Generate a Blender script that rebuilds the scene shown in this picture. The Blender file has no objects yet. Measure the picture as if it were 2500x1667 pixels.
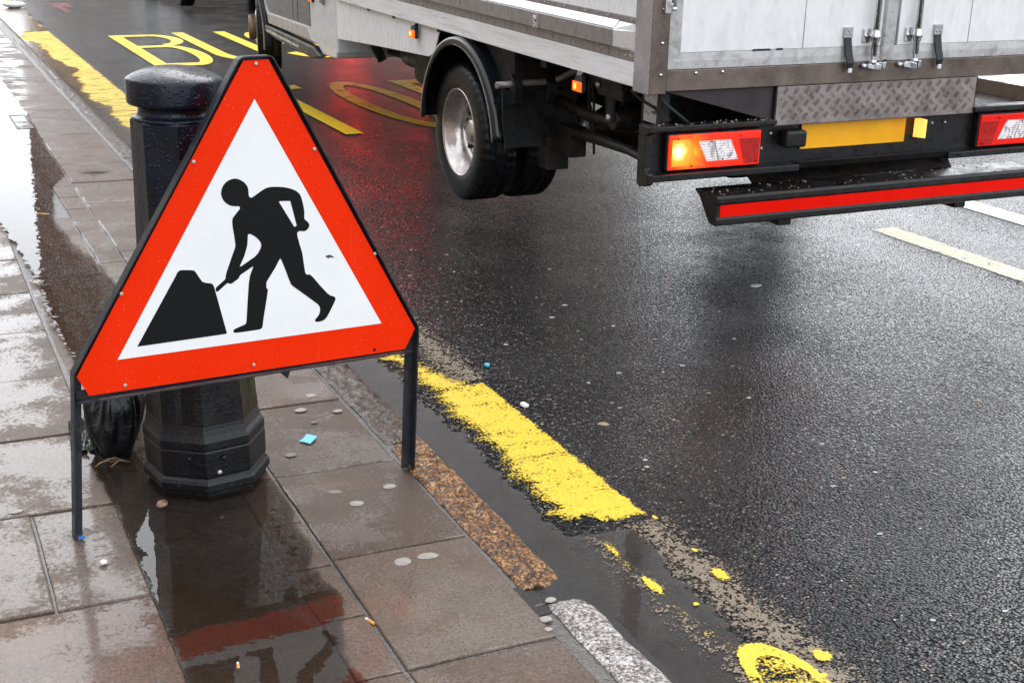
import bpy, bmesh, math, random
from mathutils import Vector, Matrix, noise
random.seed(7)
C = bpy.context.scene
COL = C.collection
R = math.radians

# ------------------------------------------------------------------ camera
cam = bpy.data.cameras.new('camera')
cam.lens = 45.895; cam.sensor_width = 36; cam.sensor_fit = 'HORIZONTAL'
cam.clip_start = 0.05; cam.clip_end = 800
camo = bpy.data.objects.new('camera', cam); COL.objects.link(camo)
_r = Vector((0.90499647, -0.42425626, 0.03143266)); _u = Vector((0.10839816, 0.30141331, 0.94731191))
_f = Vector((0.41137723, 0.85390669, -0.31876658))
m = Matrix((_r, _u, -_f)).transposed().to_4x4(); m.translation = (0, 0, 1.45)
camo.matrix_world = m
C.camera = camo

# ------------------------------------------------------------------ light
SUN_EL, SUN_AZ = R(44), R(29)
w = bpy.data.worlds.new('World'); C.world = w; w.use_nodes = True
nt = w.node_tree; bg = nt.nodes['Background']
sky = nt.nodes.new('ShaderNodeTexSky'); sky.sky_type = 'NISHITA'; sky.sun_disc = False
sky.sun_elevation = SUN_EL; sky.sun_rotation = SUN_AZ; sky.air_density = 1.0; sky.dust_density = 2.5; sky.ozone_density = 1.0
hs = nt.nodes.new('ShaderNodeHueSaturation'); hs.inputs['Saturation'].default_value = 0.04
nt.links.new(sky.outputs[0], hs.inputs['Color'])
cl = nt.nodes.new('ShaderNodeMix'); cl.data_type = 'RGBA'; cl.inputs[0].default_value = 0.62   # even cloud cover over the clear-sky gradient
cl.inputs[7].default_value = (5.0, 5.35, 5.85, 1)
nt.links.new(hs.outputs[0], cl.inputs[6]); nt.links.new(cl.outputs[2], bg.inputs['Color'])
bg.inputs['Strength'].default_value = 0.15
sl = bpy.data.lights.new('sun', 'SUN'); sl.energy = 0.5; sl.angle = R(40); sl.color = (1, 0.985, 0.97)
so = bpy.data.objects.new('sun', sl); COL.objects.link(so)
sd = Vector((math.sin(SUN_AZ) * math.cos(SUN_EL), math.cos(SUN_AZ) * math.cos(SUN_EL), math.sin(SUN_EL)))
so.rotation_euler = sd.to_track_quat('Z', 'Y').to_euler()
C.view_settings.view_transform = 'Standard'; C.view_settings.look = 'None'
C.view_settings.gamma = 1; C.view_settings.exposure = 1.7
C.cycles.max_bounces = 6; C.cycles.transparent_max_bounces = 12
C.cycles.sample_clamp_indirect = 6

# ------------------------------------------------------------------ material helpers
def newmat(name):
    M = bpy.data.materials.new(name); M.use_nodes = True
    t = M.node_tree; b = t.nodes['Principled BSDF']
    return M, t, b
def node(t, typ, **kw):
    n = t.nodes.new('ShaderNode' + typ)
    for k, v in kw.items():
        if k in n.inputs.keys(): n.inputs[k].default_value = v
        else: setattr(n, k, v)
    return n
def ramp(t, fac, stops, interp='LINEAR'):
    n = t.nodes.new('ShaderNodeValToRGB'); n.color_ramp.interpolation = interp
    e = n.color_ramp.elements
    while len(e) < len(stops): e.new(0.5)
    for el, (p, c) in zip(e, stops):
        el.position = p; el.color = (c[0], c[1], c[2], 1) if not isinstance(c, (int, float)) else (c, c, c, 1)
    t.links.new(fac, n.inputs[0]); return n
def math_(t, op, a, b=None, c=None, clamp=False):
    n = t.nodes.new('ShaderNodeMath'); n.operation = op; n.use_clamp = clamp
    for i, v in enumerate((a, b, c)):
        if v is None: continue
        if isinstance(v, (int, float)): n.inputs[i].default_value = v
        else: t.links.new(v, n.inputs[i])
    return n.outputs[0]
def mix(t, fac, a, b, blend='MIX'):
    n = t.nodes.new('ShaderNodeMix'); n.data_type = 'RGBA'; n.blend_type = blend
    for i, v in ((0, fac), (6, a), (7, b)):
        if isinstance(v, (int, float)): n.inputs[i].default_value = v
        elif isinstance(v, tuple): n.inputs[i].default_value = (v[0], v[1], v[2], 1)
        else: t.links.new(v, n.inputs[i])
    return n.outputs[2]
def coords(t, world=False, scale=(1, 1, 1)):
    if world: o = t.nodes.new('ShaderNodeNewGeometry').outputs['Position']
    else: o = t.nodes.new('ShaderNodeTexCoord').outputs['Object']
    if scale != (1, 1, 1):
        mp = t.nodes.new('ShaderNodeMapping'); mp.inputs['Scale'].default_value = scale
        t.links.new(o, mp.inputs[0]); o = mp.outputs[0]
    return o
def noise_(t, co, scale, detail=3, rough=0.55, dist=0.0):
    n = node(t, 'TexNoise', Scale=scale, Detail=detail, Roughness=rough, Distortion=dist)
    t.links.new(co, n.inputs['Vector']); return n.outputs['Fac']
def bump(t, b, h, strength=0.3, distance=0.01, prev=None):
    n = node(t, 'Bump', Strength=strength, Distance=distance)
    t.links.new(h, n.inputs['Height'])
    if prev is not None: t.links.new(prev, n.inputs['Normal'])
    if b is not None: t.links.new(n.outputs[0], b.inputs['Normal'])
    return n.outputs[0]

def simple(name, col, rough=0.5, metal=0.0, var=0.25, scale=12, bumps=0.0, bscale=200, dirt=None, dirt_amt=0.5, dscale=4, world=False, coat=0.0, stretch=(1, 1, 1), rvar=0.15):
    """A surface with uneven tone, grain and optional dirt blotches."""
    M, t, b = newmat(name)
    co = coords(t, world, stretch)
    n1 = noise_(t, co, scale, 5, 0.6)
    c = ramp(t, n1, [(0.25, tuple(x * (1 - var) for x in col)), (0.75, tuple(min(1, x * (1 + var)) for x in col))]).outputs[0]
    if dirt:
        n2 = noise_(t, co, dscale, 6, 0.7, 0.6)
        f = ramp(t, n2, [(0.45, 0.0), (0.7, dirt_amt)]).outputs[0]
        c = mix(t, f, c, dirt)
    t.links.new(c, b.inputs['Base Color'])
    r = ramp(t, n1, [(0.3, max(0.02, rough - rvar)), (0.7, min(1, rough + rvar))]).outputs[0]
    t.links.new(r, b.inputs['Roughness'])
    b.inputs['Metallic'].default_value = metal
    if coat: b.inputs['Coat Weight'].default_value = coat; b.inputs['Coat Roughness'].default_value = 0.08
    if max(col) < .06: b.inputs['Specular IOR Level'].default_value = .28
    if bumps:
        bump(t, b, noise_(t, co, bscale, 3, 0.6), bumps, 0.004)
    return M

# ------------------------------------------------------------------ materials
def asphalt():
    M, t, b = newmat('wet_asphalt')
    co = coords(t, True)
    v = node(t, 'TexVoronoi', Scale=130.0, Randomness=1.0); t.links.new(co, v.inputs['Vector'])
    cs = t.nodes.new('ShaderNodeSeparateColor'); t.links.new(v.outputs['Color'], cs.inputs[0])
    stone = ramp(t, cs.outputs[0], [(0.0, (.003, .003, .0035)), (.45, (.008, .008, .009)), (.72, (.024, .023, .023)), (.87, (.06, .055, .052)), (.95, (.14, .10, .078)), (1.0, (.28, .25, .21))]).outputs[0]
    gap = ramp(t, v.outputs['Distance'], [(.34, 0.0), (.58, 1.0)]).outputs[0]
    c = mix(t, gap, stone, (.0035, .0035, .004))
    big = noise_(t, co, .9, 4, .6)
    c = mix(t, ramp(t, big, [(.35, .55), (.65, 0.0)]).outputs[0], c, (.016, .015, .014), 'MIX')
    t.links.new(c, b.inputs['Base Color'])
    # every stone chip lies at its own tilt, so each catches the sky or not by itself
    df = t.nodes.new('ShaderNodeVectorMath'); df.operation = 'SUBTRACT'; t.links.new(co, df.inputs[0]); t.links.new(v.outputs['Position'], df.inputs[1])
    cc = t.nodes.new('ShaderNodeVectorMath'); cc.operation = 'SUBTRACT'; t.links.new(v.outputs['Color'], cc.inputs[0]); cc.inputs[1].default_value = (.5, .5, .5)
    dt = t.nodes.new('ShaderNodeVectorMath'); dt.operation = 'DOT_PRODUCT'; t.links.new(df.outputs[0], dt.inputs[0]); t.links.new(cc.outputs[0], dt.inputs[1])
    dome = math_(t, 'SUBTRACT', 1.0, math_(t, 'POWER', math_(t, 'MULTIPLY', v.outputs['Distance'], 1.45), 4.0))
    ht = math_(t, 'ADD', math_(t, 'MULTIPLY', dt.outputs['Value'], .25), math_(t, 'MULTIPLY', dome, .0011))
    n1 = bump(t, None, ht, 1.0, 1.0)
    n2 = bump(t, b, noise_(t, co, 330, 2, .6), 0.12, 0.002, n1)
    rr = ramp(t, noise_(t, co, 2.2, 3, .6), [(.35, .06), (.65, .14)]).outputs[0]
    t.links.new(rr, b.inputs['Roughness'])
    # the film lies on the stone tops; the binder between them is rough and dull, and noise patches in the sheen stand in for uneven reflections
    film = ramp(t, noise_(t, coords(t, True, (1, .25, 1)), 1.3, 4, .6), [(.36, .62), (.62, 1.0)]).outputs[0]
    sg = ramp(t, v.outputs['Distance'], [(.34, .56), (.55, .03)]).outputs[0]
    t.links.new(math_(t, 'MULTIPLY', film, sg), b.inputs['Specular IOR Level'])
    return M
def slab_mat(name, dark, light, tint, rough=(.14, .48), film=.85):
    """Sandstone paving: each slab its own tone, speckled grain, a patchy film of water."""
    M, t, b = newmat(name)
    co = coords(t, True)
    g = t.nodes.new('ShaderNodeNewGeometry')
    base = ramp(t, g.outputs['Random Per Island'], [(0, dark), (.5, light), (1, tint)]).outputs[0]
    grain = noise_(t, co, 170, 4, .75)
    c = mix(t, .8, base, ramp(t, grain, [(.36, .12), (.5, .75), (.68, 1.35)]).outputs[0], 'MULTIPLY')
    blot = noise_(t, co, 7, 6, .65, .4)
    c = mix(t, ramp(t, blot, [(.42, 0.0), (.75, .55)]).outputs[0], c, tuple(x * .45 for x in dark))
    rust = noise_(t, co, 3.1, 5, .6)
    c = mix(t, ramp(t, rust, [(.55, 0.0), (.72, .35)]).outputs[0], c, (.16, .075, .03))
    spk = node(t, 'TexVoronoi', Scale=150.0); t.links.new(co, spk.inputs['Vector'])
    c = mix(t, ramp(t, spk.outputs['Distance'], [(.07, .7), (.13, 0.0)]).outputs[0], c, (.36, .32, .27))  # pale specks in the colour stand in for bright specular glints
    t.links.new(c, b.inputs['Base Color'])
    wet = math_(t, 'ADD', math_(t, 'MULTIPLY', noise_(t, co, 3.4, 9, .68, .2), .72), math_(t, 'MULTIPLY', noise_(t, co, 95, 3, .65), .28))
    sp = t.nodes.new('ShaderNodeSeparateXYZ'); t.links.new(co, sp.inputs[0])
    low = ramp(t, math_(t, 'MULTIPLY', math_(t, 'ADD', sp.outputs[0], .5), .5), [(.40, .035), (.46, 0.0)]).outputs[0]   # the wide slabs by the shop fronts lie lower and hold more water
    wf = ramp(t, math_(t, 'ADD', wet, low), [(.485, 0.0), (.545, 1.0)]).outputs[0]
    t.links.new(mix(t, wf, tuple([rough[1]] * 3), tuple([rough[0]] * 3)), b.inputs['Roughness'])
    b.inputs['Specular IOR Level'].default_value = .26
    n1 = bump(t, None, grain, .30, .004)
    n2 = bump(t, b, noise_(t, co, 70, 5, .7), .30, .005, n1)
    t.links.new(math_(t, 'MULTIPLY', wf, film), b.inputs['Coat Weight']); b.inputs['Coat Roughness'].default_value = .06; b.inputs['Coat IOR'].default_value = 1.33
    t.links.new(bump(t, None, noise_(t, co, 55, 4, .6), .09, .003), b.inputs['Coat Normal'])
    return M
def granite(name, stops, scale=90, rough=.35, coarse=.9):
    M, t, b = newmat(name)
    co = coords(t, True)
    v = node(t, 'TexVoronoi', Scale=scale); t.links.new(co, v.inputs['Vector'])
    cs = t.nodes.new('ShaderNodeSeparateColor'); t.links.new(v.outputs['Color'], cs.inputs[0])
    f = math_(t, 'ADD', math_(t, 'MULTIPLY', noise_(t, co, 130, 3, .75), .62), math_(t, 'MULTIPLY', noise_(t, co, 30, 6, .75), .42))
    c = ramp(t, f, stops).outputs[0]
    t.links.new(c, b.inputs['Base Color']); b.inputs['Roughness'].default_value = rough
    n1 = bump(t, None, noise_(t, co, 45, 5, .65), coarse, .012)
    bump(t, b, noise_(t, co, 240, 3, .6), .4, .003, n1)
    b.inputs['Specular IOR Level'].default_value = .3; b.inputs['Coat Weight'].default_value = .12; b.inputs['Coat Roughness'].default_value = .12
    return M
def water(name, tint=(.80, .76, .72), ripple=.05, rscale=26, mud=0.0, mudcol=(.09, .08, .075), rough=.0, edge=None):
    """A thin film of water: see-through with mirror reflections rising towards grazing angles; ragged rim from an edge attribute."""
    M, t, b = newmat(name)
    out = t.nodes['Material Output']; t.nodes.remove(b)
    co = coords(t, True)
    fr = node(t, 'Fresnel', IOR=1.36)
    gl = node(t, 'BsdfGlossy', Roughness=rough); gl.inputs['Color'].default_value = (1, 1, 1, 1)
    nb = bump(t, None, noise_(t, co, rscale, 2, .5), ripple, .01)
    t.links.new(nb, gl.inputs['Normal']); t.links.new(nb, fr.inputs['Normal'])
    tr = t.nodes.new('ShaderNodeBsdfTransparent'); tr.inputs[0].default_value = (*tint, 1)
    under = tr.outputs[0]
    if mud:
        df = t.nodes.new('ShaderNodeBsdfDiffuse')
        t.links.new(ramp(t, noise_(t, co, 9, 5, .6), [(.3, tuple(x * .6 for x in mudcol)), (.7, mudcol)]).outputs[0], df.inputs[0])
        mm = t.nodes.new('ShaderNodeMixShader'); mm.inputs[0].default_value = mud
        t.links.new(tr.outputs[0], mm.inputs[1]); t.links.new(df.outputs[0], mm.inputs[2]); under = mm.outputs[0]
    ms = t.nodes.new('ShaderNodeMixShader')
    t.links.new(fr.outputs[0], ms.inputs[0]); t.links.new(under, ms.inputs[1]); t.links.new(gl.outputs[0], ms.inputs[2])
    at = node(t, 'Attribute', attribute_name='edge')
    em = math_(t, 'SUBTRACT', math_(t, 'ADD', at.outputs['Fac'], math_(t, 'MULTIPLY', noise_(t, co, 18, 5, .65), .9)), .95)
    ef = ramp(t, math_(t, 'ADD', em, .5), [(.485, 0.0), (.515, 1.0)]).outputs[0]
    clear = t.nodes.new('ShaderNodeBsdfTransparent')
    m2 = t.nodes.new('ShaderNodeMixShader')
    t.links.new(ef, m2.inputs[0]); t.links.new(clear.outputs[0], m2.inputs[1]); t.links.new(ms.outputs[0], m2.inputs[2])
    t.links.new(m2.outputs[0], out.inputs[0])
    return M
def paint(name, col, col2, fine=85, streak=(14, 60, 14), rough=.45, gain=.05, bumps=.35):
    """Worn road paint: a vertex attribute says how far it is worn away, grain decides where."""
    M, t, b = newmat(name)
    co = coords(t, True); cs = coords(t, True, streak)
    n1 = noise_(t, cs, 1.0, 4, .6); n2 = noise_(t, co, fine, 3, .65)
    v = node(t, 'TexVoronoi', Scale=130.0); t.links.new(co, v.inputs['Vector'])
    top = math_(t, 'SUBTRACT', 1.0, v.outputs['Distance'])
    nn = math_(t, 'ADD', math_(t, 'ADD', math_(t, 'MULTIPLY', n1, .50), math_(t, 'MULTIPLY', n2, .25)), math_(t, 'MULTIPLY', top, .22))
    at = node(t, 'Attribute', attribute_name='wear')
    d = math_(t, 'SUBTRACT', nn, at.outputs['Fac'])
    a = ramp(t, math_(t, 'ADD', d, .5), [(.5 - gain * .4, 0.0), (.5 + gain, 1.0)]).outputs[0]
    c = ramp(t, n2, [(.3, col2), (.6, col)]).outputs[0]
    t.links.new(c, b.inputs['Base Color']); b.inputs['Roughness'].default_value = rough
    t.links.new(a, b.inputs['Alpha'])
    n0 = bump(t, None, math_(t, 'SUBTRACT', 1.0, v.outputs['Distance']), bumps, .003)
    bump(t, b, n2, .3, .003, n0)
    return M
def droplets(name, col, rough=.22, dens=210, strength=.75, metal=0.0, wear=None, plank=False):
    """Dark gloss paint standing in rain: beads of water all over."""
    M, t, b = newmat(name)
    co = coords(t)
    v = node(t, 'TexVoronoi', Scale=dens, feature='F1'); t.links.new(co, v.inputs['Vector'])
    cs = t.nodes.new('ShaderNodeSeparateColor'); t.links.new(v.outputs['Color'], cs.inputs[0])
    size = math_(t, 'ADD', .10, math_(t, 'MULTIPLY', cs.outputs[0], .42))
    h = math_(t, 'SUBTRACT', 1.0, math_(t, 'DIVIDE', v.outputs['Distance'], size), clamp=True)
    h = math_(t, 'POWER', h, .5)
    n0 = None
    if plank:
        n0 = bump(t, None, noise_(t, coords(t, False, (60, 60, 3)), 1.0, 4, .6), .35, .006)
    n1 = bump(t, None, noise_(t, co, 60, 4, .6), .35, .004, n0)
    bump(t, b, h, strength, .003, n1)
    nz = noise_(t, co, 14, 5, .65)
    c = ramp(t, nz, [(.35, tuple(x * .6 for x in col)), (.7, tuple(x * 1.5 for x in col))]).outputs[0]
    if wear: c = mix(t, ramp(t, noise_(t, co, 22, 6, .7), [(.60, 0.0), (.72, .5)]).outputs[0], c, wear)
    t.links.new(c, b.inputs['Base Color']); b.inputs['Roughness'].default_value = rough
    b.inputs['Specular IOR Level'].default_value = .28; b.inputs['Coat Weight'].default_value = .16; b.inputs['Coat Roughness'].default_value = .05
    return M
def emit(name, col, strength, base=(.5, .1, .05)):
    M, t, b = newmat(name)
    b.inputs['Base Color'].default_value = (*base, 1); b.inputs['Roughness'].default_value = .15
    b.inputs['Emission Color'].default_value = (*col, 1); b.inputs['Emission Strength'].default_value = strength
    return M

MAT = {}
MAT['asphalt'] = asphalt()
MAT['slab'] = slab_mat('wet_sandstone', (.088, .056, .038), (.130, .092, .067), (.118, .068, .046))
MAT['joint'] = simple('wet_joint_sand', (.070, .064, .058), .16, var=.6, scale=60, bumps=.6, bscale=160, world=True, rvar=.12)
MAT['granite_grey'] = granite('grey_brown_granite', [(.43, (.005, .004, .003)), (.50, (.032, .019, .013)), (.56, (.095, .062, .046)), (.64, (.24, .185, .155))])
MAT['granite_rust'] = granite('rust_granite', [(.44, (.006, .004, .003)), (.50, (.055, .022, .007)), (.555, (.24, .095, .022)), (.64, (.50, .30, .14))], 80, .35, 1.0)
MAT['granite_speck'] = granite('speckled_granite', [(.40, (.012, .010, .009)), (.49, (.10, .085, .075)), (.56, (.34, .31, .29)), (.68, (.66, .63, .60))], 120, .4, .5)
MAT['tar'] = simple('tarmac_fill', (.014, .013, .012), .5, var=.5, scale=90, bumps=.7, bscale=130, world=True)
MAT['puddle'] = water('still_water', (.62, .56, .50), .035, 22, .16, (.050, .040, .033))
MAT['gutter'] = water('muddy_water', (.62, .58, .55), .045, 22, .55, (.060, .052, .047), .05)
MAT['gutter_far'] = water('rippled_gutter_water', (.66, .62, .58), .30, 30, .35, (.060, .052, .047), .09)
MAT['yellow'] = paint('yellow_paint', (.70, .48, .012), (.50, .32, .012), 120, (7, 27, 7), .5, .08, .6)
MAT['yellow_text'] = paint('yellow_letter_paint', (.78, .57, .006), (.60, .41, .008), 60, (9, 9, 9), .4, .05, .2)
MAT['tan'] = paint('worn_line_paint', (.20, .15, .095), (.10, .075, .05), 190, (60, 60, 60), .5, .04, .8)
MAT['cream'] = paint('cream_line_paint', (.62, .55, .32), (.42, .35, .18), 130, (30, 30, 30), .45, .06, .5)
MAT['white_paint'] = paint('white_line_paint', (.78, .78, .76), (.62, .61, .58), 60, (20, 20, 20), .4, .06, .3)
MAT['pink'] = paint('pink_spray_paint', (.62, .10, .10), (.5, .12, .12), 90, (20, 20, 20), .6, .05, .4)

# ------------------------------------------------------------------ mesh helpers
class MB:
    def __init__(s): s.v = []; s.f = []; s.mi = []; s.sm = []
    def add(s, vs, fs, mi=0, smooth=False, M=None):
        o = len(s.v)
        s.v += [tuple(M @ Vector(p)) if M else tuple(p) for p in vs]
        for f in fs: s.f.append(tuple(i + o for i in f)); s.mi.append(mi); s.sm.append(smooth)
        return s
    def box(s, a, b, mi=0, M=None):
        x0, y0, z0 = a; x1, y1, z1 = b
        return s.add([(x0, y0, z0), (x1, y0, z0), (x1, y1, z0), (x0, y1, z0), (x0, y0, z1), (x1, y0, z1), (x1, y1, z1), (x0, y1, z1)],
                     [(3, 2, 1, 0), (4, 5, 6, 7), (0, 1, 5, 4), (1, 2, 6, 5), (2, 3, 7, 6), (3, 0, 4, 7)], mi, False, M)
    def loft(s, rings, closed=True, caps=True, smooth=False, mi=0, M=None):
        n = len(rings[0]); vs = [p for r in rings for p in r]; fs = []
        for i in range(len(rings) - 1):
            for j in range(n if closed else n - 1):
                k = (j + 1) % n
                fs.append((i * n + j, i * n + k, (i + 1) * n + k, (i + 1) * n + j))
        o = len(s.v); s.add(vs, fs, mi, smooth, M)
        if caps and closed:
            s.f.append(tuple(o + j for j in range(n))[::-1]); s.mi.append(mi); s.sm.append(False)
            s.f.append(tuple(o + (len(rings) - 1) * n + j for j in range(n))); s.mi.append(mi); s.sm.append(False)
        return s
    def lathe(s, prof, n=48, axis='z', centre=(0, 0, 0), smooth=True, mi=0, caps=True, M=None, mod=None):
        """prof: list of (axial, radius)."""
        rings = []
        for i, (a, r) in enumerate(prof):
            ring = []
            for j in range(n):
                t = 2 * math.pi * j / n
                rr = r + (mod(i, j) if mod else 0)
                c, q = rr * math.cos(t), rr * math.sin(t)
                p = (c, q, a) if axis == 'z' else ((a, c, q) if axis == 'x' else (c, a, q))
                ring.append((p[0] + centre[0], p[1] + centre[1], p[2] + centre[2]))
            rings.append(ring)
        return s.loft(rings, True, caps, smooth, mi, M)
    def tube(s, pts, r, n=10, smooth=True, mi=0, caps=True):
        pts = [Vector(p) for p in pts]; rings = []; up = Vector((0.13, .21, 1)).normalized()
        for i, p in enumerate(pts):
            d = (pts[min(i + 1, len(pts) - 1)] - pts[max(i - 1, 0)]).normalized()
            a = d.cross(up); a = a.normalized() if a.length > 1e-4 else Vector((1, 0, 0)); b = a.cross(d)
            rr = r[i] if isinstance(r, (list, tuple)) else r
            rings.append([tuple(p + rr * (math.cos(2 * math.pi * j / n) * a + math.sin(2 * math.pi * j / n) * b)) for j in range(n)])
        return s.loft(rings, True, caps, smooth, mi)
    def prism(s, poly, axis, a, b, mi=0, M=None):
        """poly: 2D outline in the two other axes (x,y,z order), extruded along axis from a to b."""
        def P(u, v, t): return {'x': (t, u, v), 'y': (u, t, v), 'z': (u, v, t)}[axis]
        r0 = [P(u, v, a) for u, v in poly]; r1 = [P(u, v, b) for u, v in poly]
        return s.loft([r0, r1], True, True, False, mi, M)
    def split(s):
        par = list(range(len(s.v)))
        def find(a):
            while par[a] != a: par[a] = par[par[a]]; a = par[a]
            return a
        for f in s.f:
            for q in f[1:]: par[find(q)] = find(f[0])
        out = {}
        for f, mi, sm in zip(s.f, s.mi, s.sm):
            m_ = out.setdefault(find(f[0]), (MB(), {}))
            b_, mp = m_
            for q in f:
                if q not in mp: mp[q] = len(b_.v); b_.v.append(s.v[q])
            b_.f.append(tuple(mp[q] for q in f)); b_.mi.append(mi); b_.sm.append(sm)
        return [b_ for b_, _ in out.values()]
    def build(s, name, mat, parent=None, bevel=0, seg=2, fix=True, each=False):
        if each: return [q.build(name, mat, parent, bevel, seg, fix) for q in s.split()]
        me = bpy.data.meshes.new(name); me.from_pydata(s.v, [], s.f)
        for mm in (mat if isinstance(mat, (list, tuple)) else [mat]): me.materials.append(mm)
        for p, i, sm in zip(me.polygons, s.mi, s.sm): p.material_index = i; p.use_smooth = sm
        if fix:
            bm = bmesh.new(); bm.from_mesh(me); bmesh.ops.recalc_face_normals(bm, faces=bm.faces); bm.to_mesh(me); bm.free()
        o = bpy.data.objects.new(name, me); COL.objects.link(o)
        if parent: o.parent = parent
        if bevel:
            md = o.modifiers.new('bevel', 'BEVEL'); md.width = bevel; md.segments = seg; md.limit_method = 'ANGLE'; md.angle_limit = R(35)
        return o
def tag(o, label=None, cat=None, group=None, kind=None):
    if label: o['label'] = label
    if cat: o['category'] = cat
    if group: o['group'] = group
    if kind: o['kind'] = kind
    return o
def thing(name, loc, label, cat, group=None, rot=(0, 0, 0)):
    o = bpy.data.objects.new(name, None); COL.objects.link(o); o.location = loc; o.rotation_euler = rot
    o.empty_display_size = .1
    return tag(o, label, cat, group)
def attr(o, name, vals):
    a = o.data.attributes.new(name, 'FLOAT', 'POINT')
    a.data.foreach_set('value', vals)
def flat(outer, holes=(), z=0.0, thick=0.0, P=None, name='flat'):
    """A filled outline with holes as an MB; P maps (u, v, w) to a point."""
    bm = bmesh.new()
    es = []
    for loop in [outer] + list(holes):
        vs = [bm.verts.new((u, v, 0)) for u, v in loop]
        for i in range(len(vs)): es.append(bm.edges.new((vs[i], vs[(i + 1) % len(vs)])))
    bmesh.ops.triangle_fill(bm, use_beauty=True, edges=es, normal=(0, 0, 1))
    bm.verts.ensure_lookup_table(); bm.verts.index_update()
    mb = MB(); P = P or (lambda u, v, q: (u, v, q))
    vs = [(v.co.x, v.co.y) for v in bm.verts]; fs = [tuple(v.index for v in f.verts) for f in bm.faces]
    mb.add([P(u, v, z) for u, v in vs], fs)
    if thick:
        mb.add([P(u, v, z + thick) for u, v in vs], [f[::-1] for f in fs])
        for loop in [outer] + list(holes):
            n = len(loop)
            mb.add([P(u, v, z) for u, v in loop] + [P(u, v, z + thick) for u, v in loop], [(i, (i + 1) % n, n + (i + 1) % n, n + i) for i in range(n)])
    bm.free(); return mb
def fbm(x, y, z=0.0, o=4):
    return noise.fractal(Vector((x, y, z)), 1.0, 2.0, o)

# ------------------------------------------------------------------ the setting: road
KX, Z0, CAM = 1.11, -0.075, 0.016
def roadz(x):
    if x < 5.6: return Z0 + CAM * (x - KX)
    return Z0 + CAM * (5.6 - KX) - CAM * (x - 5.6)
mb = MB()
xs = [1.25, 1.45, 1.7, 2.2, 3, 4, 5, 5.6, 6.5, 7.5, 8.4, 9.0]
ys = [-260, -30, -4, 0, 1, 2, 3, 4, 6, 9, 14, 22, 40, 90, 420]
mb.add([(x, y, roadz(x)) for y in ys for x in xs], [(j * len(xs) + i, j * len(xs) + i + 1, (j + 1) * len(xs) + i + 1, (j + 1) * len(xs) + i) for j in range(len(ys) - 1) for i in range(len(xs) - 1)])
tag(mb.build('road', MAT['asphalt']), kind='structure')
mb = MB(); zf = roadz(9.0)
mb.box((9.0, -260, zf - .3), (9.3, 420, zf + .12)); mb.box((9.305, -260, zf - .3), (11.8, 420, zf + .115))
tag(mb.build('far_pavement', MAT['slab']), kind='structure')
mb = MB(); mb.add([(-450, -400, -.42), (450, -400, -.42), (450, 450, -.42), (-450, 450, -.42)], [(0, 1, 2, 3)])
tag(mb.build('ground', MAT['tar']), kind='structure')

# ------------------------------------------------------------------ the setting: pavement of slabs
mb = MB()
def slab(x0, y0, x1, y1, z=0.0, tilt=.0016, g=.0032, ch=.004):
    """One paving slab: worn top with a soft arris, slightly off level."""
    x0 += g; x1 -= g; y0 += g; y1 -= g
    a, b, c = (random.uniform(-tilt, tilt) for _ in range(3))
    n = max(2, min(8, int((x1 - x0) / .07))); k = max(2, min(8, int((y1 - y0) / .07)))
    def per(inset):
        p = []
        X0, X1, Y0, Y1 = x0 + inset, x1 - inset, y0 + inset, y1 - inset
        for i in range(n): p.append((X0 + (X1 - X0) * i / n, Y0))
        for i in range(k): p.append((X1, Y0 + (Y1 - Y0) * i / k))
        for i in range(n): p.append((X1 - (X1 - X0) * i / n, Y1))
        for i in range(k): p.append((X0, Y1 - (Y1 - Y0) * i / k))
        return p
    def tz(x, y): return z + a + b * (x - x0) / max(.1, x1 - x0) + c * (y - y0) / max(.1, y1 - y0)
    r = []
    for ins, dz in ((0, -.05), (0, -ch), (ch * .5, -ch * .25), (ch * 1.3, 0)):
        ring = []
        for (x, y) in per(ins):
            j = .0022 * fbm(x * 30, y * 30, z * 9 + 3)
            ring.append((x + j, y + j * .8, tz(x, y) + dz))
        r.append(ring)
    mb.loft(r, True, True, False)
def course(x0, x1, y0, step, n, start=0, z=0.0, lim=400):
    for i in range(start, n):
        slab(x0, y0 + step * i, x1, y0 + step * (i + 1), z)
# joint rows measured on the photographed slabs
Y0 = 2.106; S = .4885
course(.806, 1.147, Y0, S, 70, -9)                       # slabs beside the kerb
yy = Y0 - 6 * .235; 
while yy < 34:                                            # narrow sett row
    d = random.uniform(.225, .30) if yy > 2.6 else .235
    slab(.700, yy, .803, yy + d, .0, .0012, .0028, .003); yy += d
course(.408, .698, 2.257, .2485 * 2, 66, -9, -.006)      # sunken strip with the bollard
yy = Y0 - S * 9
for i in range(68):                                       # wide slabs on the left
    y = Y0 - S * 9 + i * S
    if i == 10:  xcut = [-.30, .2025, .405]
    else: xcut = [(-.62, .405), (-.42, .405), (-.55, -.06, .405)][i % 3]
    for a, b in zip(xcut[:-1], xcut[1:]): slab(a, y, b, y + S)
    xl = xcut[0]
    while xl > -4.2:
        wd = random.choice((.6, .75, .9)); slab(xl - wd, y, xl, y + S); xl -= wd
tag(mb.build('pavement', MAT['slab']), kind='structure')
mb = MB()
nx, ny = 40, 300
mb.box((-5.4, -6, -.30), (1.20, 40, -.006))
tag(mb.build('pavement_bed', MAT['joint']), kind='structure')
mb = MB(); mb.box((-30, -60, -.32), (-5.405, 420, -.004)); mb.box((-5.4, 40.005, -.32), (1.2, 420, -.004)); mb.box((-5.4, -60, -.32), (1.2, -6.005, -.004))
tag(mb.build('outer_pavement', MAT['slab']), kind='structure')

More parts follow.
